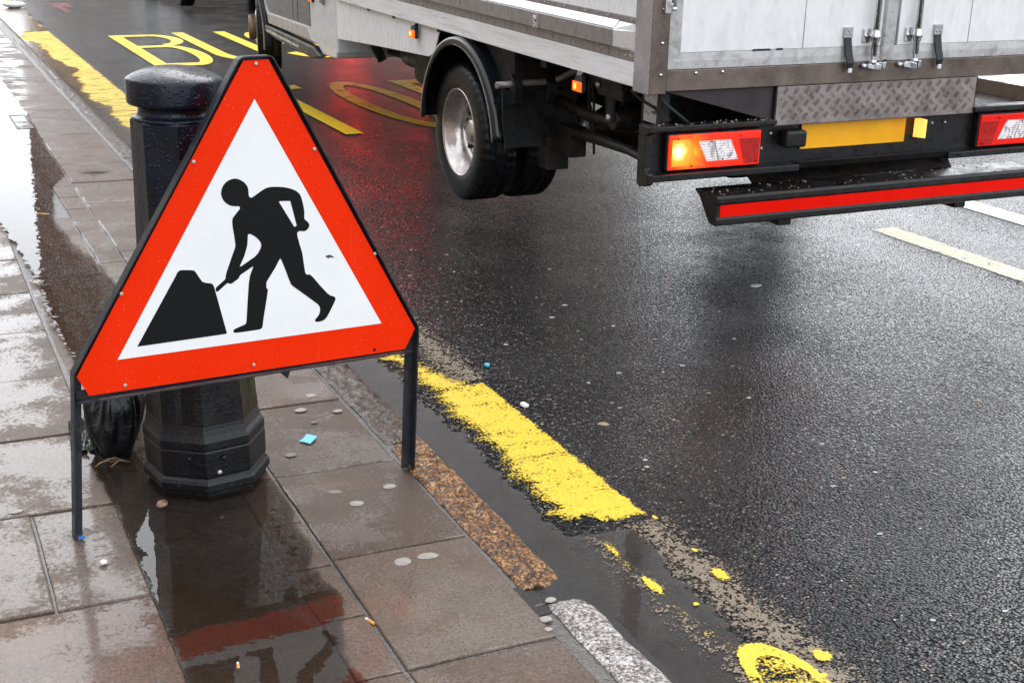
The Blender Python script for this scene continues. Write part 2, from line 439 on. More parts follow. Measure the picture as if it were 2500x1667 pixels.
# ------------------------------------------------------------------ kerb: rough granite stones
mb = MB()
def kerbstone(y0, y1, mi, x0=1.156, x1=1.272, rough=.006, skew=0.0, z=.002, step=.014):
    nx, ny = 12, max(6, int((y1 - y0) / step))
    if ny > 400: ny = 400
    grid = []
    for j in range(ny + 1):
        y = y0 + (y1 - y0) * j / ny
        row = []
        wob = .006 * fbm(y * 7, mi * 5.1) + skew * max(0, 1 - (y - y0) / .1)
        endf = min(1, min(j, ny - j) / 2.0)
        for i in range(nx + 1):
            u = i / nx
            x = x0 + (x1 - x0 + wob) * u + (.004 * fbm(y * 9, 7.7) if i == 0 else 0)
            e = min(1, min(i, nx - i) / 1.6)
            h = rough * (fbm(x * 45, y * 45, mi, 5) + .8 * fbm(x * 14, y * 14, mi + 4))
            zz = z + h * (0.3 + .7 * e) - .005 * (1 - e) ** 2 - .004 * (1 - endf) - (.010 * max(0, u - .72) / .28)
            row.append((x, y, zz))
        grid.append(row)
    vs = [p for r in grid for p in r]; W = nx + 1
    fs = [(j * W + i, j * W + i + 1, (j + 1) * W + i + 1, (j + 1) * W + i) for j in range(ny) for i in range(nx)]
    mb.add(vs, fs, mi, True)
    for side in (0, nx):
        vs = []
        for j in range(ny + 1): p = grid[j][side]; vs += [p, (p[0] + (.012 if side else -.004), p[1], -.25)]
        mb.add(vs, [(2 * j, 2 * j + 1, 2 * j + 3, 2 * j + 2) for j in range(ny)], mi, True)
    for row in (grid[0], grid[-1]):
        vs = []
        for p in row: vs += [p, (p[0], p[1], -.25)]
        mb.add(vs, [(2 * i, 2 * i + 1, 2 * i + 3, 2 * i + 2) for i in range(nx)], mi, False)
kerbstone(2.305, 3.178, 1, rough=.011, skew=-.012)
kerbstone(3.192, 5.2, 0, rough=.0095)
kerbstone(5.212, 7.6, 0, rough=.006); kerbstone(7.612, 11.0, 0, rough=.005, step=.03); kerbstone(11.015, 40, 0, rough=.004, step=.2)
kerbstone(1.28, 2.235, 2, 1.178, 1.283, rough=.0035, skew=-.02); kerbstone(-1.0, 1.268, 2, 1.178, 1.283, .003, step=.03); kerbstone(-6, -1.012, 2, step=.1)
tag(mb.build('kerb', [MAT['granite_grey'], MAT['granite_rust'], MAT['granite_speck']], fix=False), kind='structure')
mb = MB()
def fillpoly(y0, y1, x0, x1, z, step=.02, amp=.004):
    nx = max(3, int((x1 - x0) / step)); ny = max(3, int((y1 - y0) / step))
    vs = []
    for j in range(ny + 1):
        for i in range(nx + 1):
            x = x0 + (x1 - x0) * i / nx; y = y0 + (y1 - y0) * j / ny
            vs.append((x, y, z + amp * fbm(x * 40, y * 40, 2)))
    W = nx + 1
    mb.add(vs, [(j * W + i, j * W + i + 1, (j + 1) * W + i + 1, (j + 1) * W + i) for j in range(ny) for i in range(nx)], 0, True)
fillpoly(-1, 2.36, 1.140, 1.30, -.012)
fillpoly(2.2, 2.33, 1.140, 1.285, -.004)
fillpoly(2.36, 9, 1.140, 1.175, -.013)
tag(mb.build('kerb_mortar', MAT['tar']), kind='structure')

# ------------------------------------------------------------------ puddles and gutter water
def inside(poly, x, y):
    c = False; n = len(poly)
    for i in range(n):
        x0, y0 = poly[i]; x1, y1 = poly[(i + 1) % n]
        if (y0 > y) != (y1 > y) and x < (x1 - x0) * (y - y0) / (y1 - y0) + x0: c = not c
    return c
def segd(poly, x, y):
    d = 9; n = len(poly); p = Vector((x, y))
    for i in range(n):
        a = Vector(poly[i]); b = Vector(poly[(i + 1) % n]); ab = b - a
        t = max(0, min(1, (p - a).dot(ab) / max(1e-9, ab.length_squared))); d = min(d, (p - a - ab * t).length)
    return d
def sheet(name, mat, x0, x1, y0, y1, nx, ny, zf, af, aname, kind='structure'):
    vs = []; vals = []
    for j in range(ny + 1):
        for i in range(nx + 1):
            x = x0 + (x1 - x0) * i / nx; y = y0 + (y1 - y0) * j / ny
            vs.append((x, y, zf(x))); vals.append(af(x, y))
    W = nx + 1; fs = []
    for j in range(ny):
        for i in range(nx): fs.append((j * W + i, j * W + i + 1, (j + 1) * W + i + 1, (j + 1) * W + i))
    b = MB(); b.add(vs, fs); o = b.build(name, mat, fix=False); attr(o, aname, vals); tag(o, kind=kind); return o
def pool(poly, soft=.05):
    def f(x, y):
        d = segd(poly, x, y) * (1 if inside(poly, x, y) else -1)
        return max(0, min(1, .5 + d / (2 * soft)))
    return f
near_pool = [(.35, 1.2), (.402, 2.35), (.40, 3.0), (.375, 3.35), (.41, 3.7), (.60, 3.75), (.74, 3.45), (.735, 3.15), (.80, 3.05), (.80, 2.86), (.78, 2.80), (.785, 2.68), (.75, 2.56), (.775, 2.44), (.75, 2.33), (.71, 2.22), (.72, 2.0), (.70, 1.2)]
sheet('puddle_water', MAT['puddle'], .28, .86, 1.2, 3.85, 58, 265, lambda x: .0062, pool(near_pool, .028), 'edge')
far_pool = [(.45, 4.15), (.53, 3.95), (.66, 4.2), (.72, 4.7), (.70, 5.3), (.64, 5.75), (.62, 6.2), (.70, 6.9), (.80, 7.2), (.80, 8.0), (.82, 9.2), (.80, 11.5), (.74, 16), (-.6, 16), (-.4, 11), (-.15, 9), (.10, 7.9), (.28, 7.15), (.37, 6.5), (.40, 6.0), (.44, 5.3), (.43, 4.7)]
sheet('puddle_water', MAT['puddle'], -.7, .95, 3.8, 16.2, 66, 380, lambda x: .0064, pool(far_pool, .05), 'edge')
def gut(x, y):
    e = 1.415 + .02 * fbm(y * 1.7, 4.2) if y > 2.6 else 1.60 - .12 * (2.6 - y) + .05 * fbm(y * 3, 1)
    if y > 7: e = 1.40 + .16 * fbm(y * .7, 8.1) + .06 * fbm(y * 3, 2) + (.25 if y > 15.5 else 0)
    return max(0, min(1, .58 + (e - x) / .16))
sheet('gutter_water', MAT['gutter'], 1.262, 1.95, .6, 6.5, 36, 200, lambda x: roadz(x) + .0085, gut, 'edge')
sheet('gutter_water', MAT['gutter_far'], 1.262, 1.95, 6.5, 26, 36, 420, lambda x: roadz(x) + .0085, gut, 'edge')

# ------------------------------------------------------------------ painted markings
def zroad(x): return roadz(x) + .004
def wear_near(x, y):
    # left edge gnawed in streaks, a bite out of the far right corner, straight outer edge
    xl = 1.445 + .03 * min(y - 2.7, 1.0) - .03 * max(0, min(1, (y - 3.7) / .4)) + .025 * fbm(y * 9, 3)
    d = min(x - xl, (1.686 - x + .004 * fbm(y * 40, 1)) * 5, (y - (2.645 + .035 * fbm(x * 30, 5) + .04 * (x < 1.55))) * 2.5)
    if y > 3.70:
        xr = 1.655 - .115 * min(1, (y - 3.70) / .35) + .01 * fbm(y * 30, 2)
        d = min(d, xr - x)
    d = min(d, 4.7 - y)
    return 1.0 if d < -.05 else (.57 - d * 3.0 if d < .062 else .362)
sheet('yellow_line', MAT['yellow'], 1.38, 1.70, 2.5, 4.595, 64, 300, zroad, wear_near, 'wear')
def wear_far(x, y):
    xl = 1.34 - .02 * (y - 8) + .05 * fbm(y * 1.3, 6); xr = 1.69
    d = min(x - xl, (xr - x) * 3)
    return 1.0 if d < -.08 else (.66 - d * 2.4 if d < .11 else .395)
sheet('yellow_line', MAT['yellow'], 1.10 + .17, 1.70, 4.6, 27, 40, 520, zroad, lambda x, y: wear_far(x, max(y, 8)), 'wear')
def wear_bits(x, y):
    b = 1.0
    for (cx, cy, rx, ry, s) in ((1.495, 2.50, .012, .05, .1), (1.487, 2.42, .014, .06, .15), (1.497, 2.30, .016, .055, .05), (1.494, 2.17, .012, .05, .2), (1.50, 2.07, .020, .07, .2), (1.515, 2.02, .018, .05, .2),
                                (1.545, 2.19, .009, .008, 0), (1.674, 2.290, .020, .028, -.1), (1.677, 1.902, .018, .022, -.1), (1.634, 1.84, .010, .008, 0), (1.685, 2.606, .006, .012, 0), (1.683, 2.412, .006, .012, 0)):
        d = math.hypot((x - cx) / rx, (y - cy) / ry); b = min(b, .35 + s + max(0, d - .6) * .45)
    e = math.hypot((x - 1.555) / .075, (y - 1.83) / .17)
    b = min(b, (.34 if (e > .72 and x + .5 * (y - 1.83) > 1.53) else .485) if e < 1.0 else .40 + (e - 1) * 2.5)
    return min(1, b)
sheet('yellow_line', MAT['yellow'], 1.40, 1.72, 1.35, 2.64, 110, 330, lambda x: zroad(x) + .008, wear_bits, 'wear')
def wear_tan(x, y):
    c = 1.648 if y < 3 else 1.648 + .0
    d = .052 - abs(x - c + .01 * fbm(y * 6, 9))
    if 2.62 < y < 3.72: return 1.0
    return .50 - d * 1.4 if d > -.03 else 1.0
sheet('worn_line', MAT['tan'], 1.56, 1.74, .8, 4.9, 24, 500, lambda x: zroad(x) + .0005, wear_tan, 'wear')
def wear_tan2(x, y):
    d = .035 - abs(x - 1.475 + .02 * fbm(y * 8, 2)); return .57 - d * 2 if d > -.04 else 1.0
sheet('worn_line', MAT['tan'], 1.40, 1.55, .9, 2.58, 20, 240, lambda x: zroad(x) + .0075, wear_tan2, 'wear')
sheet('cream_line', MAT['cream'], 4.30, 4.445, -6, 4.90, 10, 240, zroad, lambda x, y: .36 + .10 * fbm(y * 2, 4) + (.12 if min(x - 4.30, 4.445 - x) < .012 else 0), 'wear')
sheet('centre_line', MAT['white_paint'], 5.09, 5.25, -6, 5.4, 10, 240, zroad, lambda x, y: .24 + (.1 if min(x - 5.09, 5.25 - x) < .012 else 0), 'wear')
sheet('spray_mark', MAT['pink'], 2.04, 2.33, 17.6, 19.4, 30, 60, zroad, lambda x, y: (.50 if (y > 18.55 and y < 19.2 and x > 2.08) or (abs(x - 2.17) < .04 and 17.8 < y < 18.7) else 1.0), 'wear')

def letter(polys, nm='letter'):
    pass
def ring(cx, cy, rx, ry, wx, wy, a0, a1, n=40):
    o = []; i_ = []
    for k in range(n + 1):
        a = R(a0 + (a1 - a0) * k / n)
        o.append((cx + rx * math.cos(a), cy + ry * math.sin(a))); i_.append((cx + (rx - wx) * math.cos(a), cy + (ry - wy) * math.sin(a)))
    return o, i_
def letters(name, shapes):
    b = MB(); wv = []
    for kind, *a in shapes:
        if kind == 'quad':
            (p0, p1, p2, p3) = a[0]; n = 24; k = 3; vs = []
            for j in range(n + 1):
                for i in range(k + 1):
                    u, v = i / k, j / n
                    q0 = Vector(p0).lerp(Vector(p1), u); q1 = Vector(p3).lerp(Vector(p2), u); q = q0.lerp(q1, v)
                    vs.append((q.x, q.y, zroad(q.x)))
            W = k + 1; b.add(vs, [(j * W + i, j * W + i + 1, (j + 1) * W + i + 1, (j + 1) * W + i) for j in range(n) for i in range(k)])
            wv += [a[1]] * len(vs)
        else:
            o, i_ = ring(*a[0]); vs = []
            for p, q in zip(o, i_): vs += [(p[0], p[1], zroad(p[0])), (q[0], q[1], zroad(q[0]))]
            b.add(vs, [(2 * j, 2 * j + 1, 2 * j + 3, 2 * j + 2) for j in range(len(o) - 1)]); wv += [a[1]] * len(vs)
    ob = b.build(name, MAT['yellow_text'], fix=False); attr(ob, 'wear', wv); tag(ob, kind='structure'); return ob
yb, yt = 12.12, 14.85; ym = 13.62
letters('road_lettering', [
    # B
    ('quad', [(2.20, yb), (2.33, yb), (2.33, yt - .16), (2.20, yt)], .36),
    ('quad', [(2.33, yt - .17), (2.62, yt - .17), (2.62, yt), (2.20, yt)], .26),
    ('ring', (2.60, (yt + ym) / 2 + .06, .27, (yt - ym) / 2 - .06 + .0, .125, .17, -90, 90), .28),
    ('quad', [(2.33, ym), (2.60, ym), (2.60, ym + .17), (2.33, ym + .17)], .3),
    ('ring', (2.60, (ym + .17 + yb) / 2, .235, (ym + .17 - yb) / 2, .13, .19, -90, 90), .28),
    ('quad', [(2.33, yb), (2.60, yb), (2.60, yb + .2), (2.33, yb + .2)], .3),
    # U
    ('quad', [(2.90, 12.95), (3.03, 12.95), (3.03, yt + .12), (2.90, yt + .12)], .30),
    ('quad', [(3.36, 12.95), (3.49, 12.95), (3.49, yt + .12), (3.36, yt + .12)], .30),
    ('ring', (3.195, 12.95, .295, .65, .13, .22, 180, 360), .28),
    # S
    ('ring', (3.87, 14.25, .29, .66, .125, .20, 20, 270), .25),
    ('ring', (3.87, 13.04, .29, .70, .125, .22, -160, 90), .34),
])
tb, tt = 8.28, 10.62
letters('road_lettering', [
    # S
    ('ring', (2.13, 9.98, .28, .62, .125, .20, 20, 270), .3), ('ring', (2.13, 8.90, .28, .62, .125, .2, -160, 90), .3),
    # T
    ('quad', [(2.715, tb), (2.84, tb), (2.84, tt - .2), (2.715, tt - .2)], .30), ('quad', [(2.50, tt - .22), (3.045, tt - .22), (3.045, tt), (2.50, tt)], .22),
    # O
    ('ring', (3.445, 9.50, .255, 1.20, .12, .22, 0, 360, 64), .36),
    # P
    ('quad', [(3.86, tb), (3.985, tb), (3.985, tt), (3.86, tt)], .40), ('quad', [(3.985, tt - .2), (4.2, tt - .2), (4.2, tt), (3.985, tt)], .4),
    ('ring', (4.19, 10.0, .26, .62, .125, .2, -90, 90), .4), ('quad', [(3.985, 9.38), (4.19, 9.38), (4.19, 9.58), (3.985, 9.58)], .4),
])

#@@OBJECTS@@
# ------------------------------------------------------------------ sign materials
MAT['steel'] = simple('painted_dark_steel', (.016, .021, .028), .38, 0.0, .35, 30, .25, 120, (.10, .075, .055), .35, 20)
MAT['steel_bare_reflect'] = simple('worn_or_reflecting_steel', (.16, .125, .13), .35, .6, .3, 40, .2, 150)  # bare metal of the chip; its mauve also paints the crossbar's reflection
MAT['rivet'] = simple('rivet_zinc', (.55, .50, .45), .4, .7, .2)
MAT['hole'] = simple('black_hole', (.005, .005, .005), .8)
def sign_sheet(name, col, spots, amt=.5, rough=.3, dscale=160):
    M, t, b = newmat(name)
    co = coords(t)
    n1 = noise_(t, co, 5, 4, .6)
    c = ramp(t, n1, [(.3, tuple(x * .93 for x in col)), (.7, col)]).outputs[0]
    v = node(t, 'TexVoronoi', Scale=dscale); t.links.new(co, v.inputs['Vector'])
    cs = t.nodes.new('ShaderNodeSeparateColor'); t.links.new(v.outputs['Color'], cs.inputs[0])
    dot = math_(t, 'MULTIPLY', ramp(t, v.outputs['Distance'], [(.10, 1.0), (.2, 0.0)]).outputs[0], ramp(t, cs.outputs[0], [(.80, 0.0), (.86, amt)]).outputs[0])
    c = mix(t, dot, c, spots)
    run = noise_(t, coords(t, False, (70, 70, 4)), 1.0, 3, .6)
    c = mix(t, ramp(t, run, [(.62, 0.0), (.78, .16)]).outputs[0], c, tuple(x * .55 for x in spots))
    t.links.new(c, b.inputs['Base Color'])
    t.links.new(ramp(t, n1, [(.3, rough * .7), (.7, rough * 1.4)]).outputs[0], b.inputs['Roughness'])
    b.inputs['Specular IOR Level'].default_value = .09
    bump(t, b, math_(t, 'SUBTRACT', 1.0, math_(t, 'MULTIPLY', v.outputs['Distance'], 3.0), clamp=True), .35, .001)
    return M
MAT['sign_red'] = sign_sheet('reflective_red', (.80, .026, .002), (.85, .30, .2), .55)
MAT['sign_white'] = sign_sheet('reflective_white', (.80, .81, .81), (.5, .5, .5), .25)
MAT['sign_black'] = sign_sheet('matt_black_vinyl', (.009, .0095, .010), (.002, .002, .002), .95, .42, 150)

# ------------------------------------------------------------------ road works sign on its folding frame
sign = thing('road_works_sign', (.2927, 2.9176, 0), 'red triangular warning sign with a digging figure on a black steel frame', 'road sign', None, (R(-2), 0, R(5.66)))
SP = lambda u, v, q: (u, q, v)
plate = [(.454, 1.0875), (.5141, 1.0893), (.8857, .3911), (.8566, .3400), (.05, .3459), (.0256, .3954)]
po = flat(plate, (), .0, .003, SP).build('sign_plate', MAT['sign_red'], sign)
wt = flat([(.4765, 1.0003), (.1201, .4221), (.7899, .4185)], (), -.0007, .0006, SP).build('white_triangle', MAT['sign_white'], po)
MAN = [(0.452, 0.777), (0.454, 0.773), (0.458, 0.771), (0.463, 0.773), (0.479, 0.783), (0.494, 0.791), (0.507, 0.793), (0.525, 0.792), (0.544, 0.789), (0.56, 0.784), (0.571, 0.778), (0.578, 0.772), (0.583, 0.763), (0.587, 0.746), (0.59, 0.729), (0.589, 0.708), (0.594, 0.704), (0.599, 0.699), (0.602, 0.692), (0.6, 0.686), (0.595, 0.681), (0.589, 0.678), (0.582, 0.679), (0.575, 0.68), (0.569, 0.676), (0.57, 0.668), (0.575, 0.647), (0.581, 0.625), (0.584, 0.598), (0.587, 0.575), (0.591, 0.569), (0.597, 0.57), (0.604, 0.565), (0.625, 0.538), (0.648, 0.511), (0.663, 0.505), (0.666, 0.499), (0.659, 0.486), (0.647, 0.465), (0.638, 0.452), (0.63, 0.447), (0.621, 0.446), (0.612, 0.446), (0.608, 0.45), (0.61, 0.454), (0.618, 0.461), (0.623, 0.472), (0.623, 0.482), (0.619, 0.49), (0.58, 0.523), (0.55, 0.548), (0.547, 0.555), (0.536, 0.588), (0.526, 0.615), (0.524, 0.618), (0.521, 0.614), (0.511, 0.597), (0.498, 0.579), (0.487, 0.564), (0.486, 0.558), (0.486, 0.548), (0.49, 0.545), (0.483, 0.51), (0.475, 0.472), (0.472, 0.453), (0.469, 0.449), (0.462, 0.447), (0.405, 0.447), (0.399, 0.449), (0.398, 0.453), (0.401, 0.457), (0.411, 0.46), (0.429, 0.465), (0.432, 0.469), (0.437, 0.519), (0.442, 0.563), (0.446, 0.584), (0.456, 0.606), (0.451, 0.604), (0.42, 0.587), (0.419, 0.581), (0.399, 0.569), (0.393, 0.571), (0.39, 0.573), (0.362, 0.552), (0.359, 0.563), (0.386, 0.583), (0.386, 0.589), (0.389, 0.599), (0.403, 0.633), (0.414, 0.659), (0.412, 0.684), (0.409, 0.707), (0.409, 0.723), (0.412, 0.729), (0.423, 0.741), (0.429, 0.747), (0.429, 0.751), (0.427, 0.754), (0.417, 0.754), (0.405, 0.757), (0.394, 0.765), (0.387, 0.776), (0.385, 0.789), (0.389, 0.802), (0.397, 0.812), (0.408, 0.818), (0.421, 0.82), (0.433, 0.816), (0.444, 0.808), (0.451, 0.797), (0.452, 0.784)]
H1 = [(0.526, 0.756), (0.53, 0.757), (0.555, 0.755), (0.569, 0.694), (0.563, 0.691)]
H2 = [(0.446, 0.687), (0.459, 0.681), (0.472, 0.669), (0.478, 0.658), (0.476, 0.648), (0.466, 0.632), (0.42, 0.606), (0.434, 0.632), (0.443, 0.658)]
HEAP = [(0.167, 0.447), (0.268, 0.605), (0.271, 0.611), (0.277, 0.616), (0.284, 0.616), (0.302, 0.614), (0.311, 0.612), (0.315, 0.607), (0.324, 0.591), (0.329, 0.583), (0.338, 0.579), (0.351, 0.576), (0.355, 0.572), (0.357, 0.566), (0.364, 0.534), (0.382, 0.45), (0.379, 0.448)]
def smooth2(p, it=1):
    for _ in range(it):
        q = []
        for i in range(len(p)):
            a, b = Vector(p[i]), Vector(p[(i + 1) % len(p)])
            if (a - b).length > .02: q += [tuple(a.lerp(b, .12)), tuple(a.lerp(b, .88))]
            else: q += [tuple(a.lerp(b, .25)), tuple(a.lerp(b, .75))]
        p = q
    return p
b = flat(smooth2(MAN), [H1, smooth2(H2)], -.0012, .0004, SP)
b2 = flat(HEAP, (), -.0013, .0004, SP); b.add(b2.v, b2.f)
b.build('digging_figure', MAT['sign_black'], po)
for u, v in [(.4835, 1.0805), (.3245, .8655), (.6205, .8755), (.1395, .577), (.7745, .6026), (.1324, .3583), (.4451, .3602)]:
    MB().lathe([(-.0035, .0028), (-.0030, .0042), (.0, .0045)], 14, 'y', (u, 0, v)).build('rivet', MAT['rivet'], po)
MB().lathe([(-.0006, .0042), (-.0002, .0042)], 14, 'y', (.769, 0, .3505)).build('bolt_hole', MAT['hole'], po)
flat([(.640, .6105), (.652, .6135), (.662, .608), (.664, .604), (.655, .606), (.648, .604)], (), -.0011, .0002, SP).build('paint_chip', MAT['steel_bare_reflect'], wt)
outer = [(-.0118, .0), (.0172, .4036), (.3043, .8635), (.4090, 1.0395), (.4415, 1.0915), (.4480, 1.0960), (.4560, 1.0975), (.5145, 1.0985), (.5215, 1.0965), (.5275, 1.0900), (.6709, .8194), (.8626, .4555), (.8950, .3960), (.8784, -.0037)]
def inset(poly, d):
    out = []
    for i, p in enumerate(poly):
        p = Vector(p); ds = []
        if i > 0: ds.append((p - Vector(poly[i - 1])).normalized())
        if i < len(poly) - 1: ds.append((Vector(poly[i + 1]) - p).normalized())
        n = sum((Vector((q.y, -q.x)) for q in ds), Vector((0, 0))).normalized()
        c = n.dot(Vector((ds[0].y, -ds[0].x)))
        out.append(tuple(p + n * d / max(.4, c)))
    return out
def anglebar(path, w, front, back, th=.003):
    """Steel angle: a web standing on edge round the outside and a flange behind."""
    mb = MB(); a = path; i1 = inset(path, th); i2 = inset(path, w)
    for (p, q, y0, y1) in ((a, i1, front, back), (i1, i2, back - th, back - .0002)):
        rings = [[(u[0], y0, u[1]), (v[0], y0, v[1]), (v[0], y1, v[1]), (u[0], y1, u[1])] for u, v in zip(p, q)]
        mb.loft(rings)
    return mb
anglebar(outer[1:-1], .024, -.007, .024).build('frame', MAT['steel'], sign)
anglebar(outer[:2], .024, -.0072, .0242).build('leg', MAT['steel'], sign)
anglebar(outer[-2:], .026, -.0072, .0242).build('leg', MAT['steel'], sign)
mb = MB(); mb.box((.022, -.012, .3325), (.872, .020, .3355)); mb.box((.024, .0165, .336), (.868, .0195, .357))
mb.build('crossbar', MAT['steel'], sign)
mb = MB(); mb.box((.07, -.0118, .3358), (.845, -.001, .3368)); mb.build('crossbar_reflection', MAT['steel_bare_reflect'], sign)  # mauve strip paints the plate's reflection on the flange top
# folding rear strut: two angle bars with the spike end that shows under the plate
mb = MB()
mb.box((.515, .028, .33), (.545, .031, 1.02)); mb.box((.545, .028, .33), (.548, .052, 1.02))
mb.add([(.512, .0285, .329), (.557, .0285, .337), (.5425, .0285, .300), (.512, .0315, .329), (.557, .0315, .337), (.5425, .0315, .300)], [(0, 1, 2), (3, 5, 4), (0, 3, 4, 1), (1, 4, 5, 2), (2, 5, 3, 0)])
mb.add([(.532, .0315, .335), (.532, .062, .335), (.541, .0315, .301), (.536, .0315, .335), (.536, .062, .335), (.544, .0315, .301)], [(0, 1, 2), (3, 5, 4), (0, 3, 4, 1), (1, 4, 5, 2), (2, 5, 3, 0)])
mb.build('rear_strut', MAT['steel'], sign)
MB().box((-.004, -.0098, .0005), (.011, -.0074, .008)).build('foot_tape', simple('blue_tape', (.02, .14, .42), .5), sign)

# ------------------------------------------------------------------ bollard
MAT['bollard'] = droplets('wet_black_bollard_paint', (.003, .006, .014), .32, 105, 1.0)  # blue tint in the black stands in for reflected sky
MAT['bollard_low'] = droplets('splashed_black_bollard_paint', (.004, .004, .005), .38, 110, .4, wear=(.022, .020, .019), plank=True)
boll = thing('bollard', (.652, 3.165, 0), 'black cast street bollard with octagonal shaft and round domed cap behind the sign', 'bollard')
A0 = math.atan2(-3.165, -.652)
TX, TY = .98 * -.0375, -.2 * -.0375
def octo(z, r):
    z2 = z
    return [(TX * z + r * math.cos(A0 + k * math.pi / 4), TY * z + r * math.sin(A0 + k * math.pi / 4), z2) for k in range(8)]
mb = MB()
mb.loft([octo(z, r) for z, r in [(-.012, .150), (.016, .150), (.017, .158), (.020, .161), (.038, .161), (.046, .156), (.052, .149), (.058, .153), (.124, .1545), (.127, .1515), (.130, .1545), (.150, .1545), (.156, .151), (.166, .146), (.180, .1425), (.190, .1405)]])
mb.build('plinth', MAT['bollard_low'], boll, .003)
mb = MB()
zs = [.1905 + (.931 - .1905) * i / 24 for i in range(25)]
def octod(z, r):
    out = []
    for k in range(8):
        for s in range(6):
            a = A0 + (k + s / 6) * math.pi / 4
            c = math.cos(math.pi / 8) / math.cos((s / 6 - .5) * math.pi / 4)
            rr = r * c + .0012 * fbm(a * 3, z * 14, 3) + .0008 * fbm(a * 16, z * 3, 8)
            if s == 3 and k in (0, 1, 3, 5, 7) and z < .62: rr -= .0045 * (.6 + .4 * fbm(z * 9, k))
            out.append((TX * z + rr * math.cos(a), TY * z + rr * math.sin(a), z))
    return out
rings = [octod(z, .1410 + (.109 - .141) * (z - .19) / (.931 - .19)) for z in zs] + [octod(.9365, .1055)]
mb.loft(rings)
o = mb.build('shaft', [MAT['bollard'], MAT['bollard_low']], boll)
for p in o.data.polygons: p.material_index = 1 if p.center.z < .33 else 0
mb = MB()
mb.lathe([(.936, .104), (.941, .096), (.946, .090), (.953, .0865), (.962, .088), (.967, .092), (.970, .098), (.9715, .109), (.974, .1115), (.980, .1125), (1.025, .1130), (1.0285, .1125), (1.0315, .1095), (1.039, .097), (1.048, .076), (1.0545, .052), (1.058, .025), (1.059, .002)], 64, 'z', (TX, TY, 0))
mb.build('cap', MAT['bollard'], boll)
for ang, z, r in ((12, .068, .1465), (-16, .108, .1485), (17, .106, .149)):
    a = A0 + R(ang); c = (TX * z + r * math.cos(a), TY * z + r * math.sin(a), z)
    mb = MB(); M = Matrix.Translation(c) @ Matrix.Rotation(a, 4, 'Z')
    mb.lathe([(-.006, .006), (.001, .006), (.003, .0045), (.0035, .001)], 12, 'x', (0, 0, 0), M=M)
    mb.build('bolt', MAT['rivet'] if ang == 12 else MAT['bollard_low'], boll)

# ------------------------------------------------------------------ black sandbag beside the bollard
MAT['bag'] = simple('wet_black_polythene', (.007, .007, .008), .24, 0, .4, 20, .8, 55, coat=.2)
bag = thing('sandbag', (.455, 3.40, 0), 'black polythene sandbag gathered at its neck between the sign leg and bollard', 'sandbag')
def bagring(z):
    n = 72; u = z / .34
    base = .078 * (.62 + .38 * math.sin(min(1, u / .30) * math.pi / 2)) if u < .42 else .078 - (.078 - .020) * min(1, ((u - .42) / .44)) ** 1.25
    if u > .86: base = .020 + .030 * (u - .86) / .14
    out = []
    for j in range(n):
        a = 2 * math.pi * j / n
        pl = min(1, max(0, (u - .08) / .4))
        r = base * (1 + .17 * pl * (1 - 2 * abs(math.sin(5.5 * a + 1.5 * math.sin(2 * a) + .6))) + .10 * pl * math.sin(4 * a + 1) + .16 * fbm(math.cos(a) * 1.5, math.sin(a) * 1.5, z * 6))
        out.append((r * .92 * math.cos(a) + .012 * u, r * 1.0 * math.sin(a), z + .004 * math.sin(7 * a) * (u > .8)))
    return out
MB().loft([bagring(.34 * i / 34) for i in range(35)], True, True, True).build('bag_body', MAT['bag'], bag)
MB().lathe([(.286, .0235), (.290, .026), (.296, .026), (.300, .0235)], 20, 'z', (.011, 0, 0)).build('neck_tie', MAT['bag'], bag)
mb = MB(); n = 26; vs = []
for j in range(n + 1):
    for i in range(n + 1):
        u, v = i / n, j / n
        x = -.115 + .075 * u + .02 * v; y = .02 + .22 * v - .02 * u
        z = .006 + .016 * abs(fbm(u * 5 + v, v * 6, 1)) + .007 * math.sin(u * 18 + 6 * fbm(v * 3, u)) * (1 - v * .4)
        vs.append((x, y, max(.003, z)))
mb.add(vs, [(j * (n + 1) + i, j * (n + 1) + i + 1, (j + 1) * (n + 1) + i + 1, (j + 1) * (n + 1) + i) for j in range(n) for i in range(n)], 0, True)
o = mb.build('bag_tail', simple('crumpled_black_film', (.008, .008, .009), .16, 0, .3, 20, .5, 60), bag, fix=False)
md = o.modifiers.new('thick', 'SOLIDIFY'); md.thickness = .0012

# ------------------------------------------------------------------ litter and small things
def gum(x, y, rx, ry, rot, label, dark=False):
    mb = MB(); n = 22
    o = [];t = []
    for j in range(n):
        a = 2 * math.pi * j / n; k = 1 + .14 * fbm(math.cos(a) * 1.3 + x * 9, math.sin(a) * 1.3 + y * 9)
        px, py = rx * k * math.cos(a), ry * k * math.sin(a)
        o.append((px * math.cos(rot) - py * math.sin(rot), px * math.sin(rot) + py * math.cos(rot)))
    mb.loft([[(p[0], p[1], 0) for p in o], [(p[0] * .96, p[1] * .96, .0004) for p in o], [(p[0] * .6, p[1] * .6, .0006) for p in o]], True, True, True)
    ob = mb.build('chewing_gum', MAT['gum_dark'] if dark else MAT['gum'])
    ob.location = (x, y, .0012); tag(ob, label, 'chewing gum', 'gum spots trodden onto the paving')
MAT['gum'] = simple('trodden_gum', (.30, .27, .235), .5, 0, .3, 150, .6, 260, (.11, .09, .075), .8, 70)
MAT['gum_dark'] = simple('old_gum', (.16, .14, .12), .5, 0, .3, 120, .6, 260, (.06, .05, .04), .7, 90)
